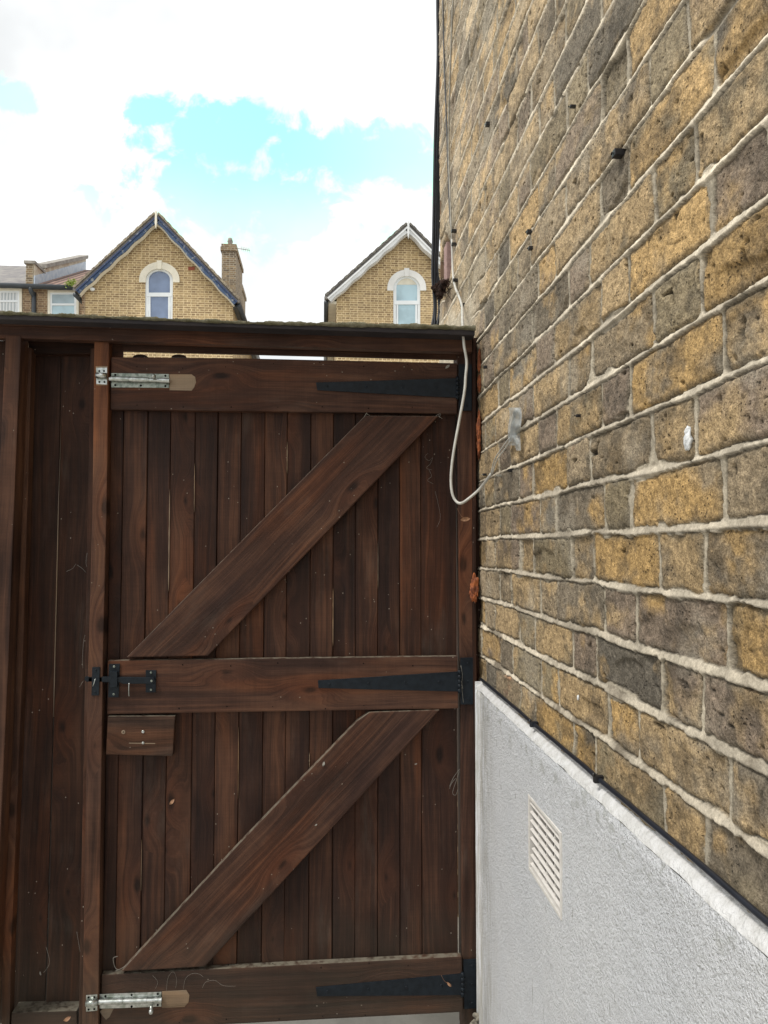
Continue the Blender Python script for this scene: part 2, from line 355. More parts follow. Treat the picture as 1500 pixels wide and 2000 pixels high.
h = math_(t, 'ADD', math_(t, 'MULTIPLY', g1, 0.5), math_(t, 'MULTIPLY', g2, 1.0)); h = math_(t, 'SUBTRACT', h, math_(t, 'MULTIPLY', pm, 1.0)); h = math_(t, 'MULTIPLY', h, math_(t, 'SUBTRACT', 1.0, math_(t, 'MULTIPLY', mo, 0.6)))
bump_(t, b, h, 0.9, 0.0045)
M['brick'] = m

def far_brick(name, base, dark, mortar, ms=0.022, proj='x'):
    m, t, b = mat_(name)
    vec = N(t, 'ShaderNodeTexCoord').outputs['Object']; s = N(t, 'ShaderNodeSeparateXYZ'); t.links.new(vec, s.inputs[0])
    cb = N(t, 'ShaderNodeCombineXYZ'); t.links.new(math_(t, 'ADD', s.outputs[0], s.outputs[1]), cb.inputs[0]); t.links.new(s.outputs[2], cb.inputs[1])
    br = N(t, 'ShaderNodeTexBrick'); t.links.new(cb.outputs[0], br.inputs['Vector'])
    br.inputs['Scale'].default_value = 1; br.inputs['Brick Width'].default_value = 0.225; br.inputs['Row Height'].default_value = 0.075
    br.inputs['Mortar Size'].default_value = ms * 0.5; br.inputs['Mortar Smooth'].default_value = 0.4
    br.squash = 0.6; br.squash_frequency = 2
    br.inputs['Color1'].default_value = (*base, 1); br.inputs['Color2'].default_value = (*dark, 1); br.inputs['Mortar'].default_value = (*mortar, 1)
    br.inputs['Bias'].default_value = -0.1
    big = noise_(t, vec, 0.9, 5, 0.6); sm = noise_(t, vec, 9.0, 2)
    c = mixc(t, 1.0, br.outputs[0], ramp_(t, big, [(0.3, (0.86, 0.84, 0.80)), (0.7, (1.12, 1.12, 1.12))]), 'MULTIPLY')
    c = mixc(t, 1.0, c, ramp_(t, sm, [(0.3, (0.8, 0.78, 0.75)), (0.7, (1.15, 1.15, 1.15))]), 'MULTIPLY')
    t.links.new(c, b.inputs['Base Color']); b.inputs['Roughness'].default_value = 0.9
    bump_(t, b, br.outputs['Fac'], -0.3, 0.01)
    return m
M['far_brick'] = far_brick('yellow_stock_brick', (0.46, 0.335, 0.18), (0.24, 0.16, 0.09), (0.72, 0.60, 0.38))
M['far_brick_dark'] = far_brick('brown_stock_brick', (0.30, 0.20, 0.12), (0.17, 0.11, 0.075), (0.42, 0.34, 0.23))
M['chimney_brick'] = far_brick('sooty_brick', (0.30, 0.215, 0.125), (0.12, 0.09, 0.065), (0.42, 0.38, 0.30))
M['red_brick'] = plain('red_air_brick', (0.34, 0.10, 0.06), 0.9, scale=30)
def chip(name, c1, c2, lo=0.56, hi=0.62):
    m, t, b = mat_(name); vec = N(t, 'ShaderNodeTexCoord').outputs['Object']
    n = noise_(t, scalev(t, vec, (1, 1, 1)), 7.0, 5, 0.7)
    t.links.new(mixc(t, mapr(t, n, lo, hi), c1, c2), b.inputs['Base Color']); b.inputs['Roughness'].default_value = 0.55
    return m
M['blue_paint'] = chip('peeling_blue_paint', (0.040, 0.075, 0.155), (0.28, 0.30, 0.31))
M['blue_paint_dark'] = chip('weathered_dark_blue_paint', (0.025, 0.045, 0.11), (0.20, 0.22, 0.26))
M['white_paint'] = plain('white_gloss_paint', (0.76, 0.78, 0.79), 0.4, scale=3, var=0.12)
M['cream_stone'] = plain('cream_painted_stone', (0.78, 0.74, 0.62), 0.7, scale=4, var=0.12)
M['white_stone'] = plain('white_painted_stone', (0.78, 0.78, 0.76), 0.7, scale=4, var=0.1)
M['pvc'] = plain('white_upvc', (0.78, 0.82, 0.84), 0.35, scale=2, var=0.05)
M['slate'] = plain('grey_slate', (0.16, 0.15, 0.155), 0.7, scale=3.5, col2=(0.25, 0.235, 0.215), bump=0.3, bscale=20, bdist=0.02)
M['verge'] = plain('verge_tiles', (0.34, 0.29, 0.20), 0.85, scale=6, col2=(0.17, 0.14, 0.11))
M['verge_dark'] = plain('lichen_verge_tiles', (0.17, 0.16, 0.135), 0.85, scale=6, col2=(0.09, 0.085, 0.08))
M['gutter'] = plain('black_gutter', (0.045, 0.055, 0.065), 0.45, scale=3)
M['lead'] = plain('lead_flashing', (0.36, 0.43, 0.52), 0.5, scale=5, col2=(0.50, 0.55, 0.60))
M['parapet'] = plain('stained_render', (0.60, 0.55, 0.44), 0.85, scale=2.6, col2=(0.42, 0.33, 0.24))
M['coping_far'] = plain('grey_coping', (0.34, 0.32, 0.285), 0.85, scale=6, col2=(0.22, 0.20, 0.18))
M['concrete'] = plain('pale_concrete', (0.46, 0.44, 0.39), 0.9, scale=7, col2=(0.36, 0.34, 0.30), bump=0.4, bscale=60, bdist=0.004)
m, t, b = mat_('red_pantiles'); vec = N(t, 'ShaderNodeTexCoord').outputs['Object']; s = N(t, 'ShaderNodeSeparateXYZ'); t.links.new(vec, s.inputs[0])
wv = math_(t, 'SINE', math_(t, 'MULTIPLY', s.outputs[0], 2 * math.pi / 0.24)); rw = math_(t, 'FRACT', math_(t, 'MULTIPLY', s.outputs[1], 1 / 0.28))
c = mixc(t, mapr(t, wv, -0.4, 0.5), (0.10, 0.06, 0.05), (0.30, 0.19, 0.15))
c = mixc(t, math_(t, 'MULTIPLY', math_(t, 'GREATER_THAN', rw, 0.8), 0.5), c, (0.07, 0.05, 0.04))
t.links.new(c, b.inputs['Base Color']); b.inputs['Roughness'].default_value = 0.85; M['pantile'] = m
def glass(name, col, rough=0.08, spec=0.8):
    m, t, b = mat_(name); vec = N(t, 'ShaderNodeTexCoord').outputs['Object']
    n = noise_(t, vec, 1.6, 3); t.links.new(mixc(t, mapr(t, n, 0.35, 0.65), col, tuple(min(1, x * 1.35) for x in col)), b.inputs['Base Color'])
    b.inputs['Roughness'].default_value = rough; b.inputs['Specular IOR Level'].default_value = spec; return m
M['glass_sky'] = glass('sky_tinted_glass', (0.15, 0.20, 0.31))  # blue base colour stands in for reflected sky and curtain
M['glass_pale'] = glass('pale_window_glass', (0.33, 0.46, 0.52))
M['glass_grey'] = glass('grey_window_glass', (0.28, 0.36, 0.40))
m, t, b = mat_('net_curtain_behind_glass'); vec = N(t, 'ShaderNodeTexCoord').outputs['Object']; s = N(t, 'ShaderNodeSeparateXYZ'); t.links.new(vec, s.inputs[0])
wv = math_(t, 'SINE', math_(t, 'ADD', math_(t, 'MULTIPLY', s.outputs[0], 62.0), math_(t, 'MULTIPLY', noise_(t, vec, 5.0), 3.0)))
t.links.new(mixc(t, mapr(t, wv, -0.8, 0.9), (0.40, 0.44, 0.46), (0.68, 0.70, 0.70)), b.inputs['Base Color']); b.inputs['Roughness'].default_value = 0.3; M['net'] = m
M['weed'] = plain('bright_green_weed', (0.20, 0.30, 0.03), 0.7, scale=20, col2=(0.30, 0.36, 0.08))

# ------------------------------------------------------------------ ground
g = Geo(); bm = bmesh.new()
bmesh.ops.create_grid(bm, x_segments=40, y_segments=40, size=600)
g.add_bm(bm); o = g.build('ground', M['concrete']); tag(o, kind='structure')

# ------------------------------------------------------------------ noise in numpy
def _hash(ix, iy, seed):
    h = (ix.astype(np.uint32) * np.uint32(374761393)) ^ (iy.astype(np.uint32) * np.uint32(668265263)) ^ np.uint32((seed * 2246822519 + 3266489917) & 0xffffffff)
    h = (h ^ (h >> np.uint32(13))) * np.uint32(1274126177); h ^= h >> np.uint32(16)
    h = h * np.uint32(2654435761); h ^= h >> np.uint32(15)
    return h.astype(np.float32) / np.float32(4294967295.0)
def hsh(a, b, seed): return _hash(np.asarray(a).astype(np.int64) + 5000, np.asarray(b).astype(np.int64) + 7000, seed)
def vnoise(x, y, seed):
    x0 = np.floor(x); y0 = np.floor(y); fx = x - x0; fy = y - y0
    fx = fx * fx * (3 - 2 * fx); fy = fy * fy * (3 - 2 * fy)
    a = hsh(x0, y0, seed); b = hsh(x0 + 1, y0, seed); c = hsh(x0, y0 + 1, seed); d = hsh(x0 + 1, y0 + 1, seed)
    return (a * (1 - fx) + b * fx) * (1 - fy) + (c * (1 - fx) + d * fx) * fy
def fbm(x, y, seed, o=3, gain=0.5):
    r = 0; amp = 1; tot = 0
    for i in range(o):
        r = r + amp * vnoise(x * 2 ** i + 17.3 * i, y * 2 ** i - 9.1 * i, seed + i); tot += amp; amp *= gain
    return r / tot
def sstep(x, a, b):
    t = np.clip((x - a) / (b - a), 0, 1); return t * t * (3 - 2 * t)

Z0 = 1.2675; PIT = 0.0748; PER = 0.330
CAV = onX(871, 520, W)                        # the narrow cavity by the far corner of the wall
def brickwork(Y, Z):
    wob = (fbm(Y * 1.3, Z * 0.4, 11, 2) - 0.5) * 0.010 + (fbm(Y * 7, Z * 3, 12, 2) - 0.5) * 0.0062
    zz = (Z - Z0 + wob) / PIT
    k = np.floor(zz); fr = zz - k
    tb = fr * PIT; tt = (1 - fr) * PIT                     # distance to the bed below / above
    par = np.mod(k, 2)
    off = np.where(par == 0, 1.025, 0.857) + (hsh(k, k * 0, 21) - 0.5) * 0.022   # header centres
    HW = 0.107
    slant = (hsh(k, k * 0 + 3, 22) - 0.5) * 0.0
    uu = Y - off + HW / 2 + PER * 100 + (fbm(Y * 30, Z * 30, 13, 2) - 0.5) * 0.0035
    mI = np.floor(uu / PER)
    def jit(m, s): return (hsh(k, m, s) - 0.5) * 0.014
    def ja(m): return m * PER + jit(m, 31) + (fr - 0.5) * (hsh(k, m, 33) - 0.5) * 0.010
    def jb(m): return m * PER + HW + jit(m, 32) + (fr - 0.5) * (hsh(k, m, 34) - 0.5) * 0.010
    a0 = ja(mI); b0 = jb(mI); a1 = ja(mI + 1); bm1 = jb(mI - 1)
    dper = np.minimum(np.minimum(np.abs(uu - a0), np.abs(uu - b0)), np.minimum(np.abs(uu - a1), np.abs(uu - bm1)))
    header = (uu >= a0) & (uu < b0)
    bid = np.where(uu < a0, 2 * mI - 1, np.where(uu < b0, 2 * mI, np.where(uu < a1, 2 * mI + 1, 2 * mI + 2)))
    r1 = hsh(k, bid, 41); r2 = hsh(k, bid, 42); r3 = hsh(k, bid, 43); r4 = hsh(k, bid, 44)
    edge = (fbm(Y * 95, Z * 95, 51, 3) - 0.5) * 0.006 + (fbm(Y * 22, Z * 22, 52, 2) - 0.5) * 0.007
    chipn = sstep(fbm(Y * 16, Z * 16, 53, 2), 0.66, 0.80) * 0.012
    hb = 0.0041 + (fbm(Y * 4, Z * 4, 54, 2) - 0.5) * 0.0035 + (hsh(k, k * 0 + 1, 55) - 0.5) * 0.0012
    hp = 0.0032 + (r2 - 0.5) * 0.0022
    dbed = np.minimum(tb, tt)
    # joint mask: beds are a wide pale ribbon, perpends narrow and grey
    rc = 0.0075
    dxi = dper - hp; dyi = dbed - hb
    qx = np.maximum(rc - dxi, 0); qy = np.maximum(rc - dyi, 0)
    db = rc - np.sqrt(qx * qx + qy * qy) + edge * 0.75 - chipn * 0.55
    db = np.where((qx == 0) & (qy == 0), np.minimum(dxi, dyi), db)
    smear = sstep(fbm(Y * 6.5, Z * 11, 56, 3), 0.56, 0.76) * 0.0016
    bm_ = sstep(db - smear, -0.0006, 0.0010)
    edge = edge * 0.6; bw = 1 - sstep(dyi + edge * 0.3 - smear, 0.0006, 0.0030)
    bedm = (1 - bm_) * bw; perm = (1 - bm_) * (1 - bw)
    db = np.minimum(db, 0.02)                # distance inside the brick
    # brick face
    pil = 1 - np.clip(db / 0.007, 0, 1); pil = pil * pil
    n1 = fbm(Y * 60, Z * 60, 61, 3) - 0.5; n2 = fbm(Y * 230, Z * 230, 62, 2) - 0.5; n3 = fbm(Y * 13, Z * 16, 63, 2) - 0.5
    hB = 0.0020 + (r3 - 0.5) * 0.0040 + n1 * 0.0040 + n2 * 0.0018 + n3 * 0.0045 - pil * 0.0042
    pits = sstep(vnoise(Y * 105, Z * 140, 64), 0.86, 0.96) * sstep(fbm(Y * 9, Z * 9, 65, 2), 0.48, 0.62)
    hole = sstep(vnoise(Y * 48, Z * 62, 66), 0.935, 0.985)
    crack = (1 - np.clip(np.abs(fbm(Y * 9 + r1 * 50, Z * 9, 67, 3) - 0.5) / 0.010, 0, 1)) * (r4 > 0.80)
    pits = np.clip(pits + hole + crack * 0.5, 0, 1)
    hB = hB - pits * 0.0035 - hole * 0.004
    # spalled faces
    spall = sstep(fbm(Y * 11 + r2 * 30, Z * 14, 68, 2), 0.60, 0.68) * (r4 < 0.22)
    hB = hB - spall * 0.0045
    # mortar
    tpos = np.where(tb < tt, 0.5 + tb / (2 * hb), 0.5 - tt / (2 * hb))            # 0 at the joint's bottom, 1 at its top
    hM = 0.0044 - np.clip(tpos, 0, 1) * 0.0036 + n1 * 0.0022 + n2 * 0.0009 + n3 * 0.0025
    hP = 0.0006 + (fbm(Y * 5, Z * 20, 71, 2) - 0.5) * 0.003 + n2 * 0.001
    gap = np.clip(1 - np.abs(db - smear) / 0.0013, 0, 1) * sstep(fbm(Y * 12, Z * 12, 72, 3), 0.36, 0.52)
    h = hB * bm_ + hP * perm + hM * bedm
    missing = sstep(fbm(Y * 3.1 + 4, Z * 10, 73, 3), 0.70, 0.76) * bedm
    under_bed_shade = np.clip(1 - np.abs(tt - hb - 0.0012 + edge * 0.3) / 0.0016, 0, 1) * sstep(fbm(Y * 9, Z * 9, 74, 3), 0.30, 0.46) * 0.9 * (1 - 0.62 * sstep(Z, 1.30, 1.75))  # shadow line beneath each bed joint, painted dark and slightly grooved
    gap = np.maximum(gap, under_bed_shade)
    gap = gap * (1 - 0.15 * sstep(Z, 1.3, 1.9)); h = h - gap * 0.0030 - missing * 0.006
    # colours
    gbs = np.array([[0.180, 0.150, 0.110], [0.205, 0.160, 0.120], [0.215, 0.176, 0.112], [0.130, 0.115, 0.092], [0.26, 0.205, 0.135]])
    yes = np.array([[0.380, 0.252, 0.108], [0.365, 0.265, 0.145], [0.325, 0.232, 0.122], [0.37, 0.20, 0.115]])
    gb = gbs[np.select([r2 < .26, r2 < .46, r2 < .70, r2 < .82], [0, 1, 2, 3], 4)]
    ye = yes[np.select([r3 < .42, r3 < .74, r3 < .985], [0, 1, 2], 3)]
    pn = fbm(Y * 15 + r3 * 90, Z * 19 + r1 * 50, 81, 4, 0.55)
    pm = sstep(pn + (r1 - 0.5) * 0.62 + np.where(header, -0.09, 0.015), 0.34, 0.66)[..., None]
    colB = gb * (1 - pm) + ye * pm
    colB = colB * (0.85 + 0.3 * r4[..., None]) * (0.42 + 1.22 * fbm(Y * 120, Z * 120, 82, 4, 0.7)[..., None])
    stain = sstep(fbm(Y * 14, Z * 16, 83, 5, 0.7), 0.50, 0.66)[..., None]
    colB = colB * (1 - 0.45 * stain) + np.array([0.045, 0.04, 0.034]) * 0.45 * stain
    pw = 1 - np.clip(db / 0.011, 0, 1); edgeg = (pw * sstep(fbm(Y * 34, Z * 34, 84, 3), 0.32, 0.56))[..., None]
    colB = colB * (1 - edgeg * 0.70) + np.array([0.135, 0.12, 0.092]) * edgeg * 0.70
    colB = colB * (1 - pits[..., None] * 0.80)
    frost = sstep(fbm(Y * 6, Z * 7, 85, 4, 0.6), 0.56, 0.74)[..., None] * 0.35
    colB = colB * (1 - frost) + np.array([0.36, 0.33, 0.27]) * frost
    # higher and farther the bricks are paler
    pale_mix = np.clip(sstep(Z, 1.3, 2.2) * 0.5 + sstep(Y, 1.3, 2.3) * 0.45, 0, 0.8)[..., None]
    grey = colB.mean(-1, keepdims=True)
    colB = colB * (1 - pale_mix) + ((colB * 0.45 + grey * np.array([1.20, 1.02, 0.76]) * 0.55) * 1.68) * pale_mix
    mt = fbm(Y * 25, Z * 40, 91, 4, 0.6)[..., None]
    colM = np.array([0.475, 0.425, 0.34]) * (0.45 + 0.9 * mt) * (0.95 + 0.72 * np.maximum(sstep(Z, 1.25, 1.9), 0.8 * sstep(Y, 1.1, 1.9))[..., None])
    dirt = (1 - 0.6 * sstep(Z, 1.3, 1.9)[..., None]) * sstep(fbm(Y * 9, Z * 6, 92, 5, 0.65), 0.46, 0.68)[..., None] * (0.45 + 0.5 * sstep(-Z, -1.20, -0.95)[..., None])
    colM = colM * (1 - dirt) + np.array([0.17, 0.145, 0.11]) * dirt
    colP = np.array([0.36, 0.32, 0.25]) * (0.45 + 1.0 * mt)
    col = colB * bm_[..., None] + colP * perm[..., None] + colM * bedm[..., None]
    dk = np.clip(gap * 0.75 + missing * 0.6, 0, 1)[..., None]  # joint cracks, missing mortar and painted under-bed shade
    col = col * (1 - dk) + np.array([0.035, 0.030, 0.024]) * dk
    mort = np.clip(bedm + perm, 0, 1)
    # dirty cement smear just above the plinth
    sm = sstep(-Z + (fbm(Y * 9, Z * 9, 93, 3) - 0.5) * 0.09, -0.935, -0.905) * sstep(fbm(Y * 3.3, Z * 2, 94, 3), 0.40, 0.52)
    smc = np.array([0.20, 0.165, 0.105]) * (0.5 + 1.0 * fbm(Y * 50, Z * 50, 95, 4, 0.65)[..., None])
    # cement repair by the gate's top, up to the far corner
    rep = sstep(Y, 1.97, 2.06) * sstep(Z + (fbm(Y * 8, Z * 8, 96, 3) - 0.5) * 0.1, 1.60, 1.66) * sstep(-Z + (Y - 2.2) * 0.22 + (fbm(Y * 8, Z * 8, 97, 3) - 0.5) * 0.12, -1.98, -1.90)
    rpc = np.array([0.46, 0.41, 0.32]) * (0.6 + 0.8 * fbm(Y * 30, Z * 30, 98, 4, 0.6)[..., None])
    for mk, cc, hh in ((sm, smc, 0.0045 + n1 * 0.006 + n2 * 0.002), (rep, rpc, 0.006 + n1 * 0.004 + n3 * 0.006)):
        k1 = (mk * 0.92)[..., None]; col = col * (1 - k1) + cc * k1; h = h * (1 - mk) + hh * mk; mort = np.maximum(mort, mk * 0.5)
    # narrow cavity where a brick end has been cut out by the corner
    cz = (Z - CAV.z) / 0.105; cy = (Y - CAV.y - 0.01) / 0.13
    cav = 1 - sstep(np.sqrt(cy * cy + cz * cz) + (fbm(Y * 20, Z * 20, 99, 2) - 0.5) * 0.35, 0.85, 1.0)
    h = h - cav * 0.045; col = col * (1 - 0.85 * cav[..., None]) + np.array([0.03, 0.022, 0.02]) * 0.85 * cav[..., None]
    return h, np.clip(col, 0.005, 0.9), mort

def grid_mesh(name, ys, zs, xfun, mat, parent, skip=None):
    Yg, Zg = np.meshgrid(ys, zs, indexing='ij')
    X, col, mort = xfun(Yg, Zg)
    ny, nz = Yg.shape
    co = np.stack([X, Yg, Zg], -1).reshape(-1, 3).astype(np.float32)
    idx = np.arange(ny * nz, dtype=np.int32).reshape(ny, nz)
    q = np.stack([idx[:-1, :-1], idx[:-1, 1:], idx[1:, 1:], idx[1:, :-1]], -1).reshape(-1, 4)   # faces -X
    if skip is not None:
        yc = 0.5 * (Yg[:-1, :-1] + Yg[1:, 1:]).ravel(); zc = 0.5 * (Zg[:-1, :-1] + Zg[1:, 1:]).ravel()
        keep = ~((yc > skip[0]) & (yc < skip[1]) & (zc > skip[2]) & (zc < skip[3])); q = q[keep]
    me = bpy.data.meshes.new(name); nf = len(q)
    me.vertices.add(len(co)); me.vertices.foreach_set('co', co.ravel())
    me.loops.add(nf * 4); me.loops.foreach_set('vertex_index', q.ravel())
    me.polygons.add(nf); me.polygons.foreach_set('loop_start', np.arange(0, nf * 4, 4, dtype=np.int32))
    me.update(calc_edges=True); me.validate()
    me.polygons.foreach_set('use_smooth', np.ones(len(me.polygons), dtype=bool))
    if col is not None:
        a = me.attributes.new('col', 'FLOAT_COLOR', 'POINT')
        a.data.foreach_set('color', np.concatenate([col.reshape(-1, 3), np.ones((len(co), 1))], 1).astype(np.float32).ravel())
        a = me.attributes.new('mortar', 'FLOAT', 'POINT'); a.data.foreach_set('value', mort.astype(np.float32).ravel())
    return link(name, me, mat, parent)

# ------------------------------------------------------------------ the house wall
Y_END = 2.62
wall = thing('house_wall', 'weathered yellow brick house wall above a white rendered plinth', 'wall', (W, 1.3, 0))
ys = [-1.5]
while ys[-1] < Y_END: ys.append(ys[-1] + (0.012 if ys[-1] < 0.45 else 0.0005 + 0.00165 * ys[-1]))
ys = np.array(ys); ys[-1] = Y_END
zs = [0.86]
while zs[-1] < 6.0: zs.append(zs[-1] + (0.0018 if zs[-1] < 2.0 else 0.0030 if zs[-1] < 3.4 else 0.014))
zs = np.array(zs)
def bx(Y, Z):
    h, c, mo = brickwork(Y, Z); return W - h, c, mo
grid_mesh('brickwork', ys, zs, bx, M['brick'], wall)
g = Geo(); g.box((W + 0.055, -1.5, -0.2), (W + 4.5, Y_END - 0.002, 6.0), bevel=0.0)
g.box((W - 0.001, Y_END - 0.004, 0.0), (W + 0.054, Y_END + 0.004, 6.0), bevel=0.0)
g.build('wall_core', M['far_brick_dark'], wall)

PX = W - 0.020                                # plinth face
VY0, VY1 = 1.241, 1.432
VZ0, VZ1 = 0.650, 0.783
py = np.concatenate([np.linspace(-1.5, 0.4, 40), np.linspace(0.41, VY0, 220)[:-1], np.linspace(VY0, VY1, 60)[:-1], np.linspace(VY1, 1.945, 110)])
pz = np.concatenate([np.linspace(-0.02, VZ0, 150)[:-1], np.linspace(VZ0, VZ1, 45)[:-1], np.linspace(VZ1, 0.888, 45)])
def plx(Y, Z):
    h = (fbm(Y * 5, Z * 5, 201, 3) - 0.5) * 0.006 + (fbm(Y * 40, Z * 40, 202, 3) - 0.5) * 0.0022
    top = sstep(Z, 0.875, 0.888)
    return PX - h + top * 0.003, None, None
grid_mesh('plinth_render', py, pz, plx, M['render'], wall, skip=(VY0, VY1, VZ0, VZ1))
# smooth sloping top edge of the plinth
ty = np.concatenate([np.linspace(-1.5, 0.4, 40), np.linspace(0.41, 1.945, 420)]); tz = np.linspace(0, 1, 9)
def tpx(Y, T):
    j = (fbm(Y * 25, T * 3, 203, 3) - 0.5) * 0.003
    return PX + 0.003 - (fbm(Y * 5, 0.888 * 5, 201, 3) - 0.5) * 0.006 * (1 - T) + (W + 0.004 - PX - 0.003) * T ** 1.2 + j * (1 - T), None, None
o = grid_mesh('plinth_top_edge', ty, tz, tpx, M['render_top'], wall)
vv = o.data.vertices
for q in vv: q.co.z = 0.888 + 0.020 * q.co.z ** 0.8 + (math.sin(q.co.y * 31) + math.sin(q.co.y * 77 + 1)) * 0.0006
g = Geo(); g.box((PX, 1.944, 0), (W + 0.05, 1.948, 0.905), bevel=0); g.build('plinth_end', M['render'], wall)

# louvred air vent let into the plinth
x1 = PX + 0.016
g = Geo(); fw = 0.0035
def ybox(gg, y0, y1, z0, z1, xa, xb, bev=0.0008):
    gg.poly([(xa, y0, z0), (xa, y1, z0), (xa, y1, z1), (xa, y0, z1)], xb - xa, dirn=(1, 0, 0), bevel=bev)
ybox(g, VY0 - .003, VY0 + fw, VZ0 - .003, VZ1 + .003, PX - .0025, x1); ybox(g, VY1 - fw, VY1 + .003, VZ0 - .003, VZ1 + .003, PX - .0025, x1)
ybox(g, VY0 + fw, VY1 - fw, VZ0 - .003, VZ0 + fw, PX - .0025, x1); ybox(g, VY0 + fw, VY1 - fw, VZ1 - fw, VZ1 + .003, PX - .0025, x1)
vent = g.build('air_vent', M['vent'], wall)
g = Geo()
g.poly([(x1, VY0 - .002, VZ0 - .002), (x1, VY1 + .002, VZ0 - .002), (x1, VY1 + .002, VZ1 + .002), (x1, VY0 - .002, VZ1 + .002)], 0.004, dirn=(1, 0, 0), bevel=0)
g.build('vent_shade_plate', M['vent_shade'], vent)  # dark plate painted as the shade between the louvres
nsl = 8
for i in range(nsl):
    g = Geo(); zc = VZ0 + fw + (i + 0.5) * (VZ1 - VZ0 - 2 * fw) / nsl
    bm = bmesh.new(); y0, y1 = VY0 + fw, VY1 - fw
    if i == 2: y1 -= 0.010
    pr = [(PX + 0.0005, zc - 0.0028), (PX - 0.0008, zc - 0.0012), (PX + 0.0045, zc + 0.0012), (PX + 0.0052, zc - 0.0006)]
    a = [bm.verts.new((p[0], y0, p[1])) for p in pr]; b_ = [bm.verts.new((p[0], y1, p[1])) for p in pr]
    bm.faces.new(a); bm.faces.new(b_[::-1])
    for k in range(4): bm.faces.new((a[k], b_[k], b_[(k + 1) % 4], a[(k + 1) % 4]))
    g.add_bm(bm); g.build('louvre', M['vent'], vent)
g = Geo()
for k in (0.25, 0.5, 0.75):
    yc = VY0 + (VY1 - VY0) * k; ybox(g, yc - .0016, yc + .0016, VZ0 + fw, VZ1 - fw, PX + 0.003, x1 - 0.001, 0)
g.build('vent_mullion', M['vent'], vent)

# ------------------------------------------------------------------ timber fence round the gate
YF = 1.955                                    # front plane of rails
fence = thing('timber_fence', 'dark brown stained timber fence frame with mossy coping around the gate', 'fence', (-0.3, 2.0, 0))
def member(name, pts, Y, th, axis, mat, parent, tone=0.5, bevel=0.002, label=None):
    g = Geo(); g.poly(pxY(pts, Y), th, axis, tone, bevel); o = g.build(name, mat, parent)
    if label: o['label'] = label
    return o
# post between panel and gate
ax = (0.02, 0, 1)
post_b = member('post', [(184, 663), (213, 663), (208, 1000), (200.6, 1300), (191.5, 2020), (160, 2020), (172, 1300), (180, 1000)], 1.945, 0.05, ax, M['post'], fence, 0.62)
member('rebate', [(176.5, 680), (192, 680), (175, 1900), (158, 2020), (153, 2020), (166, 1300)], 1.975, 0.03, ax, M['panel'], fence, 0.55)
member('post', [(11, 655), (41, 655), (27, 1000), (16, 1300), (-14, 1950), (-16, 2020), (-50, 2020), (-47, 1950), (-18, 1300), (-5, 1000)], 1.93, 0.05, ax, M['post'], fence, 0.62)
member('batten', [(47, 676), (62, 680), (53, 1000), (44, 1300), (22, 1850), (18, 2010), (2, 2010), (5, 1850), (30, 1300), (42, 1000)], 1.985, 0.03, ax, M['post'], fence, 0.45)
# infill boards
g = Geo()
g.poly(pxY([(52, 690), (119.0, 690), (113.3, 1000), (105.5, 1330), (91, 1850), (86, 2000), (-5, 2000), (20, 1330)], 2.03), 0.02, ax, 0.42, 0.002)
g.poly(pxY([(119.8, 690), (190, 690), (185, 1330), (165, 2000), (88, 2000), (93.5, 1850), (107, 1330), (114.2, 1000)], 2.026), 0.02, ax, 0.5, 0.002)
g.poly(pxY([(-60, 665), (22, 665), (0, 1300), (-60, 1300)], 1.99), 0.02, ax, 0.35, 0.002)
g.build('infill_boards', M['panel'], fence)
g = Geo(); pa = [(119.5, 700), (113.8, 1000), (106.2, 1330)]
bm = bmesh.new(); A = pxY([(118.8, 830), (113.0, 1000), (105.2, 1330), (104.0, 1400)], 2.0255); B = pxY([(119.6, 830), (115.0, 1000), (107.4, 1330), (105.0, 1400)], 2.0252)
va = [bm.verts.new(p) for p in A]; vb = [bm.verts.new(p + Vector((0, 0.004, 0))) for p in B]
vc_ = [bm.verts.new(p - Vector((0, 0.002, 0))) for p in B]
for i in range(3): bm.faces.new((va[i], va[i + 1], vc_[i + 1], vc_[i])); bm.faces.new((vc_[i], vc_[i + 1], vb[i + 1], vb[i]))
g.add_bm(bm, (0, 0, 1), 0.6); g.build('bare_arris', M['bare'], fence)
member('panel_head', [(55, 664), (186, 668), (182, 691), (55, 690)], 2.0, 0.045, (1, 0, 0), M['panel'], fence, 0.5)
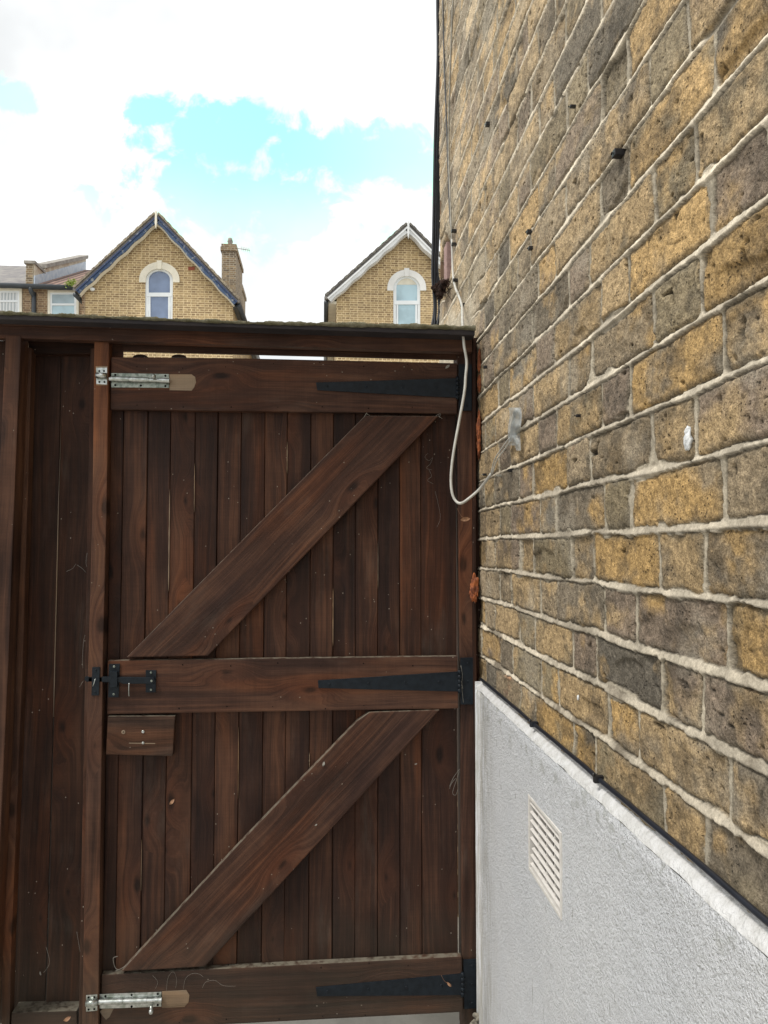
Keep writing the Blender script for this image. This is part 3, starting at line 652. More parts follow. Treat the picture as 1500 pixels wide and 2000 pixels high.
# top: coping, fascia, beam, lintel
g = Geo()
def strip(gg, top, bot, Y, th, x0, x1, axis=(1, 0, 0), tone=0.5, bev=0.002, n=1):
    f = lambda tb, x: np.interp(x, [p[0] for p in tb], [p[1] for p in tb])
    xs = np.linspace(x0, x1, n + 1)
    gg.poly(pxY([(x, f(top, x)) for x in xs] + [(x, f(bot, x)) for x in xs[::-1]], Y), th, axis, tone, bev)
strip(g, [(-80, 609), (0, 612), (480, 631), (928, 643)], [(-80, 621), (0, 624), (480, 642), (928, 655)], 1.885, 0.14, -80, 928, tone=0.4, bev=0.003)
g.build('coping_board', M['felt'], fence)
g = Geo()                                       # crust of moss along the coping's front edge
bm = bmesh.new(); nx = 420; rr = random.Random(3)
xs = np.linspace(-80, 929, nx)
rows = []
for i, x in enumerate(xs):
    yt = np.interp(x, [-80, 0, 480, 930], [609, 612, 631, 643])
    n0 = math.sin(x * 0.11) + math.sin(x * 0.047 + 1) + 0.7 * math.sin(x * 0.31 + 2); n1_ = rr.uniform(-1, 1)
    hh = 0.0062 + 0.0010 * n0 + 0.0009 * n1_ + 0.004 * max(0, min(1, (x - 500) / 200))
    p = onY(x, yt, 1.882)
    rows.append([bm.verts.new(p + Vector((0, 0.012, -0.001))), bm.verts.new(p + Vector((0, -0.001 - 0.0008 * n1_, -0.0025 - 0.0008 * n0))), bm.verts.new(p + Vector((0, -0.003 + 0.001 * n1_, hh * 0.5))),
                 bm.verts.new(p + Vector((0, 0.004, hh))), bm.verts.new(p + Vector((0, 0.05, hh * 1.1))), bm.verts.new(p + Vector((0, 0.135, hh * 0.9)))])
for i in range(nx - 1):
    for k in range(5): bm.faces.new((rows[i][k], rows[i + 1][k], rows[i + 1][k + 1], rows[i][k + 1]))
g.add_bm(bm, (1, 0, 0), 0.5, True); g.build('moss_crust', M['moss'], fence)
g = Geo(); strip(g, [(-80, 622), (0, 622), (480, 640), (930, 652)], [(-80, 633), (0, 636.5), (480, 650), (925, 658.5)], 1.925, 0.10, -80, 926, tone=0.45); g.build('fascia', M['rail'], fence)
g = Geo(); strip(g, [(-80, 634), (0, 638), (480, 651.5), (925, 660)], [(-80, 657), (0, 661), (200, 668), (480, 677), (925, 688)], 1.932, 0.03, -80, 922, tone=0.55); g.build('top_rail', M['rail'], fence)
g = Geo(); strip(g, [(238, 668), (900, 688)], [(238, 686), (480, 693), (700, 699), (900, 703)], 1.975, 0.008, 236, 897, tone=0.75); g.poly(pxY([(212, 660), (240, 660), (240, 701), (212, 701)], 1.975), 0.008, (1, 0, 0), 0.3); g.build('lintel', M['rail'], fence)  # short dark left block stands in for the post's shadow
# hinge post by the wall
member('hinge_post', [(893, 688), (922, 690), (924, 1280), (936, 2020), (905, 2020), (899, 1300), (894.5, 900)], 1.965, 0.06, ax, M['rail'], fence, 0.62)
member('side_batten', [(923, 660), (929, 660), (931, 1280), (938, 2020), (934, 2020), (924, 1280)], 1.955, 0.05, ax, M['panel'], fence, 0.35)
g = Geo(); g.box((W - 0.05, 1.985, 0.0), (W + 0.03, 2.02, 1.80), bevel=0); g.build('back_batten', M['panel'], fence)
g = Geo(); g.poly(pxY([(22, 1978), (150, 1974), (152, 2060), (20, 2060)], 1.985), 0.05, (1, 0, 0), 0.3, 0.003); g.build('sill', M['grey_rail'], fence)

# ------------------------------------------------------------------ the gate
gate = thing('garden_gate', 'dark brown ledged and braced timber gate with black strap hinges', 'gate', (-0.1, 1.97, 0.03))
zt, zb = onY(550, 712, 1.98).z, onY(550, 1986, 1.98).z
xe = [214.5, 240, 286.5, 332, 380, 424.5, 470, 517, 560.5, 606.5, 651, 694.5, 738, 780.5, 822.5, 890.5]
g = Geo(); rr = random.Random(12)
for i in range(15):
    a = onY(xe[i], 1000, 1.98).x; b2 = onY(xe[i + 1], 1000, 1.98).x
    dy = rr.uniform(-0.0016, 0.0016); gapw = rr.uniform(0.0001, 0.0008)
    ln = rr.uniform(-0.0015, 0.0015)
    zt_ = zt + rr.uniform(-0.004, 0.003) + (0.0 if i > 5 else 0.006); tone = [0.30, 0.80, 0.45, 0.62, 0.35, 0.70, 0.40, 0.75, 0.42, 0.66, 0.36, 0.52, 0.44, 0.78, 0.15][i]
    if i == 14: tone = 0.22
    bm = bmesh.new(); Y0 = 1.976 + dy
    za = onY(xe[i], 1995 - 0.03 * (xe[i] - 200), 1.98).z
    n = 18; c0 = []; 
    for k in range(n + 1):
        z = za + (zt_ - za) * k / n; w1 = rr.uniform(-0.0006, 0.0006)
        c0.append([(a + gapw + w1, Y0 + 0.018, z), (a + gapw + w1, Y0 + 0.002, z), (a + gapw + 0.0016 + w1, Y0, z),
                   (b2 - gapw - 0.0016, Y0, z), (b2 - gapw, Y0 + 0.002, z), (b2 - gapw, Y0 + 0.018, z)])
    vs = [[bm.verts.new((p[0] + ln * (k / n - 0.5), p[1], p[2])) for p in row] for k, row in enumerate(c0)]
    for k in range(n):
        for j in range(5): bm.faces.new((vs[k][j], vs[k][j + 1], vs[k + 1][j + 1], vs[k + 1][j]))
        bm.faces.new((vs[k][5], vs[k][0], vs[k + 1][0], vs[k + 1][5]))
    bm.faces.new(vs[0]); bm.faces.new(vs[-1][::-1])
    g.add_bm(bm, (0, 0, 1), tone)
for cx in (275, 350):                           # two board tops stand proud as low domes
    p = onY(cx, 699, 1.99); pts = [(p.x + 0.019 * math.cos(q), 1.985, p.z + 0.008 * math.sin(q)) for q in np.linspace(0, math.pi, 13)]
    g.poly(pts, 0.008, (0, 0, 1), 0.2, 0)
g.poly([(onY(206, 1500, 1.98).x - 0.0, 1.996, zb - 0.005), (onY(893, 1200, 1.98).x, 1.996, zb - 0.0), (onY(893, 1200, 1.98).x, 1.996, zt - 0.02), (onY(214, 1000, 1.98).x, 1.996, zt - 0.02)], 0.004, (0, 0, 1), 0.1, 0)
boards_ = g.build('boards', M['board'], gate)
for (jx, ya_, yb_, wd) in ((332, 955, 1155, 1.5), (380, 905, 1000, 0.8), (560.5, 862, 925, 0.9), (651, 1150, 1262, 0.9), (286.5, 1640, 1740, 0.6), (606.5, 1470, 1500, 0.8), (738, 1060, 1150, 0.6), (470, 1420, 1560, 0.5)):
    g = Geo(); bm = bmesh.new(); rr2 = random.Random(int(jx)); L_ = []; 
    x0_ = onY(jx, 1000, 1.98).x
    for k in range(15):
        t_ = k / 14; z_ = onY(jx, ya_ + (yb_ - ya_) * t_, 1.973).z; w_ = wd * 0.0012 * (math.sin(math.pi * t_) ** 0.4) * rr2.uniform(0.45, 1.0) + 0.0001
        L_.append((bm.verts.new((x0_ - w_, 1.9738, z_)), bm.verts.new((x0_ + w_ * .6, 1.9738, z_)), bm.verts.new((x0_, 1.9765, z_))))
    for k in range(14):
        for j in range(3): bm.faces.new((L_[k][j], L_[k][(j + 1) % 3], L_[k + 1][(j + 1) % 3], L_[k + 1][j]))
    g.add_bm(bm, (0, 0, 1), 0.75); g.build('bare_arris', M['bare'], boards_)
rail_t = member('ledge_rail', [(217, 697), (480, 699.5), (893, 709), (893, 808), (500, 803.5), (215, 800)], YF, 0.021, (1, 0, 0.012), M['rail'], gate, 0.5, 0.003)
rail_m = member('ledge_rail', [(210, 1290), (893.5, 1281.5), (895.5, 1384), (209, 1395)], YF, 0.021, (1, 0, 0), M['rail'], gate, 0.62, 0.003)
rail_b = member('ledge_rail', [(198, 1904), (902, 1868), (905, 1977), (560, 1995), (197, 2014)], YF, 0.021, (1, 0, 0), M['rail'], gate, 0.52, 0.003)
member('brace', [(713, 811.5), (857, 812.5), (406, 1281), (247, 1284)], YF - 0.004, 0.025, (0.70, 0, 0.72), M['rail'], gate, 0.62, 0.003)
member('brace', [(722, 1391), (859, 1386.5), (648, 1618), (400, 1888.5), (236, 1898), (470, 1645), (698, 1408)], YF - 0.004, 0.025, (0.70, 0, 0.74), M['rail'], gate, 0.58, 0.003)
blk = member('lock_block', [(210.5, 1399), (342, 1398.5), (337, 1477), (206.5, 1474)], YF - 0.004, 0.024, (1, 0, 0), M['grey_rail'], gate, 0.5, 0.002)
def screw(p, r, parent, name='screw', mat='zinc', d=0.0022):
    g = Geo(); bm = bmesh.new(); q = Vector(p)
    ring = [[bm.verts.new(q + Vector((r * s * math.cos(k * math.pi / 5), y, r * s * math.sin(k * math.pi / 5)))) for k in range(10)] for s, y in ((1, 0), (0.85, -d), (0.4, -d * 1.2), (0.3, -d * 0.4))]
    for i in range(3):
        for k in range(10): bm.faces.new((ring[i][k], ring[i][(k + 1) % 10], ring[i + 1][(k + 1) % 10], ring[i + 1][k]))
    bm.faces.new(ring[3]); g.add_bm(bm, smooth=True); return g.build(name, M[mat], parent)
for (x, y, r) in ((279.5, 1429, .004), (279.5, 1451, .0035)): screw(onY(x, y, YF - 0.0045), r, blk)
screw(onY(241, 1430, YF - 0.0045), 0.0050, blk, 'screw_hole', 'bare', 0.0006); 
g = Geo(); p = onY(241, 1430, YF - 0.0055); g.blob((p.x, p.y, p.z), (.0015, .0008, .0015), sub=1); g.build('screw_hole', M['dark_hole'], blk)
g = Geo(); g.poly(pxY([(252, 1450.5), (303, 1451.5), (303, 1453), (252, 1452.5)], YF - 0.0045), 0.0015, (1, 0, 0), 0.6, 0); g.build('scratch', M['bare'], blk)

rr = random.Random(77)
for par_, ys_, ya2, yb2 in ((rail_t, YF, 712, 795), (rail_m, YF, 1296, 1380), (rail_b, YF, 1885, 1985)):
    for i in range(1, 15, 2):
        for yy_ in (ya2 + (6 if i < 4 else 0), yb2 + (8 if par_ is rail_b and i < 8 else 0)):
            xn = (xe[i] + xe[i + 1]) / 2 + rr.uniform(-7, 7)
            if xn < 345 and par_ is not rail_t: continue
            screw(onY(xn, yy_ + rr.uniform(-5, 5), YF - 0.0002), rr.uniform(0.0012, 0.0019), par_, 'nail_head', 'dark_hole', 0.0003)
# strap hinges
def hinge(strap, plate, Yp=1.962):
    g = Geo(); g.poly(pxY(strap, YF - 0.0035), 0.0034, (1, 0, 0), 0.5, 0.0008); st = h = pl = g.build('strap_hinge', M['black_iron'], gate)
    g = Geo(); g.poly(pxY(plate, Yp - 0.0035), 0.0034, (0, 0, 1), 0.5, 0.0008); g.build('hinge_plate', M['black_iron'], h)
    xr = strap[1][0] + 1.5; ya, yb = strap[1][1] - 3, strap[2][1] + 3
    g = Geo()
    for k in range(5):
        y0 = ya + (yb - ya) * (k + 0.06) / 5; y1 = ya + (yb - ya) * (k + 0.94) / 5
        g.tube([onY(xr, y0, YF - 0.0035), onY(xr, y1, YF - 0.0035)], 0.0042, 10, 1)
    g.build('knuckle', M['black_iron'], h)
    for t_ in (0.08, 0.36, 0.62, 0.86):
        x = strap[0][0] + (strap[1][0] - strap[0][0]) * t_; yc = (strap[0][1] + strap[3][1]) / 2 * (1 - t_) + (strap[1][1] + strap[2][1]) / 2 * t_
        screw(onY(x, yc, YF - 0.0036), 0.0034, st, 'screw', 'black_iron', 0.0012)
    for f in (0.12, 0.5, 0.88):
        x = (plate[0][0] + plate[1][0]) / 2 + 2; y = plate[0][1] * (1 - f) + plate[3][1] * f
        screw(onY(x, y, Yp - 0.0036), 0.0034, pl, 'screw', 'black_iron', 0.0012)
    return h
hinge([(617, 747), (892, 738.5), (893, 777), (620, 762)], [(896, 711), (921.5, 711), (921.5, 802), (896, 802)])
hinge([(621, 1329), (896, 1311.5), (897, 1351), (622, 1344)], [(899, 1285), (925.5, 1284), (924.5, 1376), (899.5, 1376)])
hinge([(617, 1929), (902, 1902), (903, 1944), (619, 1946)], [(905, 1875), (935, 1873), (938, 1969), (907, 1971)])

# zinc barrel bolts
def rod(a, b, Y, r, name, mat, parent, n=12):
    g = Geo(); g.tube([onY(*a, Y), onY(*b, Y)], r, 20, 1, smooth=False); return g.build(name, M[mat], parent)
def bolt(base, rodp, guides, knob, holes, old):
    g = Geo(); g.poly(pxY(base, YF - 0.002), 0.0019, (1, 0, 0), 0.5, 0.0005); bo = g.build('barrel_bolt', M['zinc_old' if old else 'zinc'], gate)
    rod(rodp[0], rodp[1], YF - 0.009, 0.0050, 'bolt_rod', 'zinc', bo)
    for ga, gb in guides: rod(ga, gb, YF - 0.0088, 0.0066, 'bolt_guide', 'zinc', bo, 14)
    g = Geo(); g.tube([onY(*knob[0], YF - 0.013), onY(*knob[1], YF - 0.022)], [0.0036, 0.0036], 10, 1); q = onY(*knob[1], YF - 0.022); g.blob(tuple(q), (.0058, .0058, .0062), rough=0.02, sub=2); g.build('bolt_knob', M['zinc'], bo)
    for x, y in holes: screw(onY(x, y, YF - 0.0024), 0.0028, bo, 'screw', 'dark_hole', 0.0006)
    return bo
bolt([(217, 728.5), (330, 730.5), (330, 757.5), (217, 756.5)], [(213.5, 740), (331, 744)], [((218, 740), (252, 741)), ((256, 741.2), (290, 742.2)), ((312, 743), (331, 743.6))], [(301, 740), (300, 735)],
     [(225, 732), (225, 752), (275, 753), (323, 734), (323, 754)], True)
bolt([(194, 1942), (315, 1937.5), (315, 1966), (240, 1969), (194, 1970)], [(192, 1957), (316, 1953)], [((194, 1957), (240, 1955.5)), ((243, 1955.4), (286, 1954)), ((302, 1953.5), (316, 1953))], [(295.5, 1962), (295, 1976)],
     [(206, 1946), (257, 1943.5), (308, 1941.5), (257, 1966), (308, 1963)], False)
member('bare_patch', [(331, 731), (374, 731), (381, 736), (383, 746), (379, 757), (374, 763), (331, 762)], YF - 0.0008, 0.002, (1, 0, 0), M['bare'], rail_t, 0.5, 0.0003)
member('bare_patch', [(200, 1970), (222, 1970), (214, 1986), (207, 1992), (200, 1984), (195, 1976)], YF - 0.0009, 0.002, (1, 0, 0), M['bare'], rail_b, 0.4, 0.0003)
member('bare_patch', [(316, 1936.5), (364, 1934), (370, 1944), (368, 1958), (360, 1967), (316, 1969)], YF - 0.0008, 0.002, (1, 0, 0), M['bare'], rail_b, 0.5, 0.0003)
# keepers on the post
def keeper(base, tube, holes, halo):
    g = Geo(); g.poly(pxY(base, 1.943), 0.0019, (0, 0, 1), 0.5, 0.0004); k = g.build('bolt_keeper', M['zinc'], fence)
    if halo: g = Geo(); g.poly(pxY(halo, 1.9442), 0.001, (0, 0, 1), 0.5, 0); g.build('bare_patch', M['bare'], k)
    g = Geo(); g.tube([onY(*tube[0], 1.937), onY(*tube[1], 1.937)], 0.0072, 14, 1); g.build('keeper_loop', M['zinc'], k)
    for x, y in holes: screw(onY(x, y, 1.9425), 0.0025, k, 'screw', 'dark_hole', 0.0005)
keeper([(188, 718), (209, 718), (209, 751), (188, 750)], ((188, 733), (208, 734)), [(194, 724.5), (203, 724.5), (194, 746), (204, 746)], [(186.5, 715), (210, 715), (210, 752.5), (188, 752.5)])
keeper([(168, 1944), (190, 1942.5), (190, 1974), (168, 1976)], ((168, 1959.5), (190, 1958)), [(173, 1948), (184, 1947.5), (173, 1972), (184, 1971)], None)
# black slide latch in the middle
g = Geo(); g.poly(pxY([(166, 1321.5), (174, 1321), (300, 1323.5), (303, 1330), (298, 1335.5), (240, 1336), (235, 1333), (170, 1332), (165, 1329)], YF - 0.010), 0.006, (1, 0, 0), 0.5, 0.0012); lt = g.build('slide_latch', M['black_iron'], gate)
g = Geo(); g.poly(pxY([(212.5, 1297), (234, 1296.5), (231.5, 1362), (211, 1362)], YF - 0.003), 0.0029, (0, 0, 1), 0.5, 0.0006); g.build('latch_plate', M['black_iron'], lt)
g = Geo(); g.poly(pxY([(284.5, 1309), (305, 1309), (304, 1352.5), (284.5, 1352.5)], YF - 0.003), 0.0029, (0, 0, 1), 0.5, 0.0006); g.build('latch_plate', M['black_iron'], lt)
g = Geo(); g.poly(pxY([(215, 1312), (229, 1312), (229, 1342), (215, 1342)], YF - 0.0135), 0.0095, (0, 0, 1), 0.5, 0.001); g.build('latch_staple', M['black_iron'], lt)
for x, y in ((223, 1302), (222, 1356), (295, 1314), (295, 1347), (296, 1330)): screw(onY(x, y, YF - 0.0035 - (0.0065 if y == 1330 else 0)), 0.003, lt, 'screw', 'zinc_old', 0.0014)
g = Geo(); g.tube([onY(252, 1334, YF - 0.012), onY(251.5, 1350, YF - 0.015), onY(252, 1360, YF - 0.013)], 0.0011, 6, 3); g.build('latch_pin', M['zinc'], lt)
g = Geo(); g.poly(pxY([(180, 1303), (195, 1303), (193, 1358.5), (178.5, 1358.5)], 1.942), 0.0029, (0, 0, 1), 0.5, 0.0006); kp = g.build('latch_keeper', M['black_iron'], fence)
g = Geo(); g.tube([onY(186, 1326, 1.932), onY(183, 1336, 1.930), onY(181.5, 1340, 1.934)], 0.0012, 6, 3); g.build('latch_pin', M['zinc'], kp)
for x, y in ((187, 1309), (186, 1352)): screw(onY(x, y, 1.9415), 0.0026, kp, 'screw', 'black_iron', 0.0012)

# ------------------------------------------------------------------ cables
wc = thing('white_cable', 'white cable down the wall corner looping in front of the gate hinge', 'cable', tuple(onX(880, 400, W - .01)))
path = []
for x, y in ((886, -120), (884.6, 0), (880.5, 113), (876, 272), (880, 400), (882.5, 468), (885, 536), (890, 563), (897, 580)): path.append(onX(x, y, W - 0.012))
for x, y, Y in ((902.7, 600, 2.10), (903.5, 627, 1.93), (906, 672, 1.90), (911.5, 706, 1.90), (909.5, 735, 1.90), (907, 766, 1.90), (897, 822, 1.90), (886, 883, 1.90), (881, 930, 1.90), (883, 962, 1.895), (890, 978, 1.89), (900, 983, 1.88), (914, 975, 1.88)): path.append(onY(x, y, Y))
path += [onX(938, 954, W - 0.020), onX(959, 926, W - 0.012)]
NT = 12
g = Geo(); g.tube(path[:9], 0.0030, 8, 5); g.build('cable_run', M['grey_cable'], wc)
g = Geo(); g.tube([path[5], path[6], path[7], path[8]] + path[9:], 0.0036, 8, 6); g.build('cable_loop', M['white_cable'], wc)
for d in (0.0, 4.0):
    g = Geo(); g.tube([onX(959 + d * .6, 926, W - 0.012), onX(966 + d, 898 + d * .4, W - 0.011), onX(980 + d, 876 + d, W - 0.013), onX(994 + d * .8, 857 + d, W - 0.014), onX(1003, 851, W - .012)], 0.0017, 6, 4); g.build('cable_strand', M['white_cable'], wc)
bc = thing('black_cable', 'thin black cable running down beside the white cable on the wall', 'cable', tuple(onX(868, 300, W - .01)))
g = Geo(); g.tube([onX(x, y, W - 0.0085) for x, y in ((861, -120), (865, 0), (867.5, 113), (872.5, 249), (878.5, 419), (882.5, 450), (880.5, 475))], 0.0026, 8, 5); g.build('cable_run', M['black_cable'], bc)
cb_ = thing('corner_cable_bundle', 'bundle of thick black cables down the far corner of the house wall', 'cable bundle', (0.4, 2.63, 2))
rr = random.Random(44)
for k, (dx, r) in enumerate(((0, .0048), (3.2, .0056), (6.4, .0062), (9.5, .0050))):
    pts = [onY(x + dx + rr.uniform(-1.3, 1.3), y, 2.64 + 0.003 * k) for x, y in ((855, -160), (854, 0), (854, 113), (851, 249), (849, 330), (848.5, 400), (847, 470), (846, 540))]
    pts += [onY(849 + dx * (-0.6 + 1.1 * k), 600, 2.64), onY(843 + dx * 1.6, 640, 2.63)]
    g = Geo(); g.tube(pts, r, 8, 4); g.build('cable_run', M['black_cable'], cb_)
pc = thing('plinth_cable', 'black cable clipped along the top edge of the white plinth', 'cable', tuple(onX(1200, 1545, W - .01)))
rr = random.Random(5); pts = []
for x in np.linspace(1.93, -0.6, 34): pts.append((W - 0.0085, x, 0.9140 + rr.uniform(-1, 1) * 0.0008))
g = Geo(); g.tube(pts, 0.0036, 8, 4); g.build('cable_run', M['black_cable'], pc)
for x, y in ((1040, 1402), (1166, 1511)):
    p = onX(x, y, W - .012); p.z = 0.9140; g = Geo(); ybox(g, p.y - .004, p.y + .004, p.z - .005, p.z + .0055, W - 0.017, W - 0.002, 0.0012); g.blob((W - .017, p.y, p.z + .007), (.003, .003, .003), sub=2, rough=0.1); g.build('cable_clip', M['black_plastic'] if x > 1100 else M['black_cable'], pc)
# clips of the white cable
for x, y in ((885, 452), (885.5, 478), (888, 548), (903, 596)):
    p = onX(x, y, W - 0.010) ; g = Geo(); ybox(g, p.y - .010, p.y + .004, p.z - .004, p.z + .004, W - 0.016, W - 0.001, 0.001); g.build('cable_clip', M['black_plastic'], wc)

# ------------------------------------------------------------------ small things on the wall
def clip_at(x, y, label, s=1.0, mat='black_plastic', nail=False, group='old fixings left in the brickwork'):
    p = onX(x, y, W - 0.006); o = thing('cable_clip', label, 'clip', tuple(p), group)
    g = Geo(); ybox(g, p.y - .005 * s, p.y + .005 * s, p.z - .0038 * s, p.z + .0038 * s, W - 0.0085 - 0.003 * s, W + 0.004, 0.0012); g.build('clip_body', M[mat], o)
    g = Geo(); g.tube([(W - 0.0095 - 0.003 * s, p.y + .001, p.z), (W - 0.0108 - 0.003 * s, p.y + .001, p.z + .0003)], 0.0017 * s, 8, 1); g.build('nail_head', M['zinc' if nail else 'dark_hole'], o)
clip_at(1206, 300, 'largest black plastic plug, on a pale brick high on the wall', 1.25)
clip_at(1118, 208, 'small square black plug high on a pinkish brick, top of the wall', 0.6)
clip_at(953, 243, 'tiny black clip with pale nail, highest and farthest near the cables', 1.2, nail=True)
clip_at(1034, 453, 'upper of two black clips on a pale joint right of the cavity', 1.0)
clip_at(1037, 485, 'lower of two black clips right of the cavity, just below the joint', 0.9)
clip_at(949, 717, 'black clip on the wall edge beside the top hinge', 0.9)
clip_at(1130, 812, 'thin dark nail clip on a narrow brick, right of the plastic sleeve', 0.6)
clip_at(998, 919, 'black clip in the mortar joint below the plastic sleeve', 0.9)
clip_at(976, 929, 'pale headed nail clip left of the black clip below the sleeve', 0.75, 'grey_cable', True)
clip_at(947, 927, 'white headed clip beside the loose white cable at the gate edge', 0.8, nail=True)
p = onX(1345, 856, W - .002)
g = Geo(); g.blob((W - .003, p.y, p.z - .002), (.0035, .0068, .0105), seed=4, rough=0.28, sub=3); g.blob((W - .003, p.y - .001, p.z + .008), (.003, .004, .006), seed=8, rough=0.3); o = g.build('filler_dab', M['filler'], None); tag(o, 'small white dab of filler on a brown brick at right', 'filler')
p = onX(1131, 1362, W - .002)
g = Geo(); g.blob((W - .0035, p.y, p.z), (.002, .0022, .0045), seed=5, rough=0.3, sub=2); o = g.build('paint_drip', M['filler'], None); tag(o, 'tiny white paint drip on a dark brick just above the plinth', 'paint drip')
sv = thing('plastic_sleeve', 'crumpled clear plastic sleeve taped over a wire joint on the wall', 'plastic sleeve', tuple(onX(1005, 830, W - .01)))
g = Geo()
bm = bmesh.new(); rows = []
for i in range(14):
    t_ = i / 13; row = []
    for j in range(7):
        s_ = j / 6; x = 993 + 24 * s_ + 3 * math.sin(t_ * 7) * (1 - t_) ; y = 796 + (84 + 0 * s_) * t_ - (0 if s_ > .5 else 10 * t_)
        q = onX(x, y, W - 0.010 - 0.007 * math.sin(math.pi * s_) - 0.002 * math.sin(9 * t_ + 5 * s_) - 0.002 * math.sin(17 * t_))
        row.append(bm.verts.new(q))
    rows.append(row)
for i in range(13):
    for j in range(6): bm.faces.new((rows[i][j], rows[i][j + 1], rows[i + 1][j + 1], rows[i + 1][j]))
r_ = bmesh.ops.solidify(bm, geom=list(bm.faces), thickness=0.0012)
g.add_bm(bm, smooth=True); g.build('sleeve_film', M['sleeve'], sv)
g = Geo(); g.tube([onX(997, 850, W - .010), onX(1003, 815, W - .012), onX(1010, 800, W - .010)], 0.0045, 8, 4); g.build('wire_joint', M['white_cable'], sv)
# orange foam in the gap by the hinge post
fm = [((936, 704), (.0035, .012, .026), 3), ((937, 748), (.0042, .012, .020), 4), ((935, 845), (.0045, .012, .050), 5), ((926, 1150), (.010, .008, .028), 6)]
lb = ['small orange foam lump beside the top hinge plate, topmost in the gap', 'second orange foam lump from the top, beside the top hinge plate',
      'tall orange foam strip in the gap just below the top hinge', 'orange foam lump on the post well above the middle hinge, lowest of the four']
for (c, r, sd), l in zip(fm, lb):
    p = onY(c[0], c[1], 1.945); g = Geo(); g.blob(tuple(p), r, seed=sd, rough=0.4, freq=1.5, sub=4)
    g.blob((p.x, p.y, p.z - r[2] * 0.7), (r[0] * .8, r[1], r[2] * .5), seed=sd + 9, rough=0.5, freq=1.6, sub=3)
    o = g.build('foam_lump', M['foam'], None); tag(o, l, 'foam', 'foam in the gap beside the post')
# dried leaf hanging in a web
def leaf(name, px, py, Y, size, label, rot=0.3, thread=None, mat='leaf', group=None):
    p = onY(px, py, Y); g = Geo(); bm = bmesh.new(); rows = []
    cr, sr = math.cos(rot), math.sin(rot)
    for i in range(9):
        t_ = i / 8; wd = math.sin(math.pi * min(1, t_ * 1.02)) ** 0.7 * 0.42; row = []
        for j in range(-2, 3):
            s_ = j / 2; a = (t_ - .5) * 2; b3 = s_ * wd
            yv = 0.35 * abs(s_) ** 1.5 * wd + 0.18 * math.sin(5 * t_ + s_)
            row.append(bm.verts.new((p.x + size * (a * cr - b3 * sr), p.y - size * yv, p.z + size * (a * sr + b3 * cr))))
        rows.append(row)
    for i in range(8):
        for j in range(4): bm.faces.new((rows[i][j], rows[i][j + 1], rows[i + 1][j + 1], rows[i + 1][j]))
    bmesh.ops.solidify(bm, geom=list(bm.faces), thickness=size * 0.03)
    bmesh.ops.remove_doubles(bm, verts=bm.verts, dist=1e-6)
    g.add_bm(bm, smooth=True)
    if thread: g.tube([onY(*thread, Y), onY((thread[0] + px) / 2 - 1, (thread[1] + py) / 2 + 3, Y), tuple(p)], 0.0004, 5, 3)
    o = g.build(name, M[mat], None); tag(o, label, 'leaf', group); return o
leaf('dried_leaf', 909, 1014, 1.90, 0.013, 'curled brown leaf hanging under the white cable loop', 0.15, (893, 993))
leaf('dried_leaf', 336, 1566, 1.968, 0.009, 'pale dried leaf stuck on the boards below the lock block', 0.9)
leaf('dried_leaf', 632, 1492, 1.950, 0.007, 'small pale leaf bit stuck at the top edge of the lower brace', 1.3, mat='web')
leaf('dried_leaf', 617, 1611, 1.950, 0.004, 'tiny pale fleck in the middle of the lower brace', 0.5, mat='web')
leaf('dried_leaf', 812, 1492, 1.95, 0.004, 'tiny pale fleck near the hinge end of the lower brace', 0.2, mat='web')
leaf('dried_leaf', 877, 1922, 1.948, 0.008, 'pinkish leaf scrap caught on the bottom strap hinge', 2.4, (862, 1905))
leaf('dried_leaf', 79, 1901, 2.02, 0.005, 'pale leaf scrap at the foot of the left infill boards', 1.9, mat='web')
leaf('dried_leaf', 131, 1990, 1.96, 0.010, 'curled pinkish leaf lying on the sill below the infill boards', 0.5)
leaf('dried_leaf', 874, 716, 1.945, 0.008, 'pale leaf scrap on top corner of gate by the hinge', 0.7, mat='web')
# cobwebs
def web(pts_list, Y, label, r=0.00045):
    g = Geo(); r = r * 0.62
    for pts in pts_list: g.tube([onY(x, y, Y - 0.001 - 0.002 * random.random()) for x, y in pts], r, 5, 4)
    o = g.build('cobweb', M['web'], None); tag(o, label, 'cobweb', 'cobwebs on the gate'); return o
web([[(703, 832), (708, 820), (716, 806), (714, 812), (711, 824)], [(700, 830), (707, 829), (711, 822)], [(716, 808), (722, 812), (718, 816)]], YF, 'cobweb tuft at the upper left corner of the upper brace', 0.0008)
web([[(845, 822), (852, 812), (860, 808), (858, 815)], [(856, 812), (864, 818)], [(828, 836), (834, 833), (838, 829)]], YF, 'cobweb tuft at the upper right corner of the upper brace', 0.0007)
web([[(836, 885), (830, 892), (838, 900), (845, 893), (841, 905), (833, 914), (844, 918)], [(838, 918), (843, 930), (835, 938), (846, 945)], [(850, 960), (856, 985), (860, 1012), (853, 1030)]], 1.974, 'wispy cobweb down the dark board below the upper brace end', 0.00032)
web([[(536, 1082), (534, 1070), (539, 1063), (543, 1072), (547, 1081)]], YF, 'small looped cobweb in the middle of the upper brace', 0.0005)
web([[(549, 1003), (553, 1012), (558, 1022)], [(556, 1028), (562, 1029)]], YF, 'short pale web strand on the upper brace above the loop', 0.0006)
web([[(405, 1230), (410, 1240), (404, 1252), (412, 1262)]], YF, 'cobweb strand near the lower end of the upper brace', 0.0005)
web([[(898, 1502), (886, 1518), (878, 1536)], [(897, 1507), (890, 1528), (884, 1548), (890, 1553), (894, 1542)], [(878, 1540), (882, 1530), (890, 1520)]], 1.960, 'cobweb loops hanging by the hinge post below the middle hinge', 0.0006)
web([[(900, 1300), (903, 1318), (902, 1340), (905, 1372)], [(901, 1330), (904, 1345)]], 1.955, 'pale web threads over the middle hinge knuckle', 0.0009)
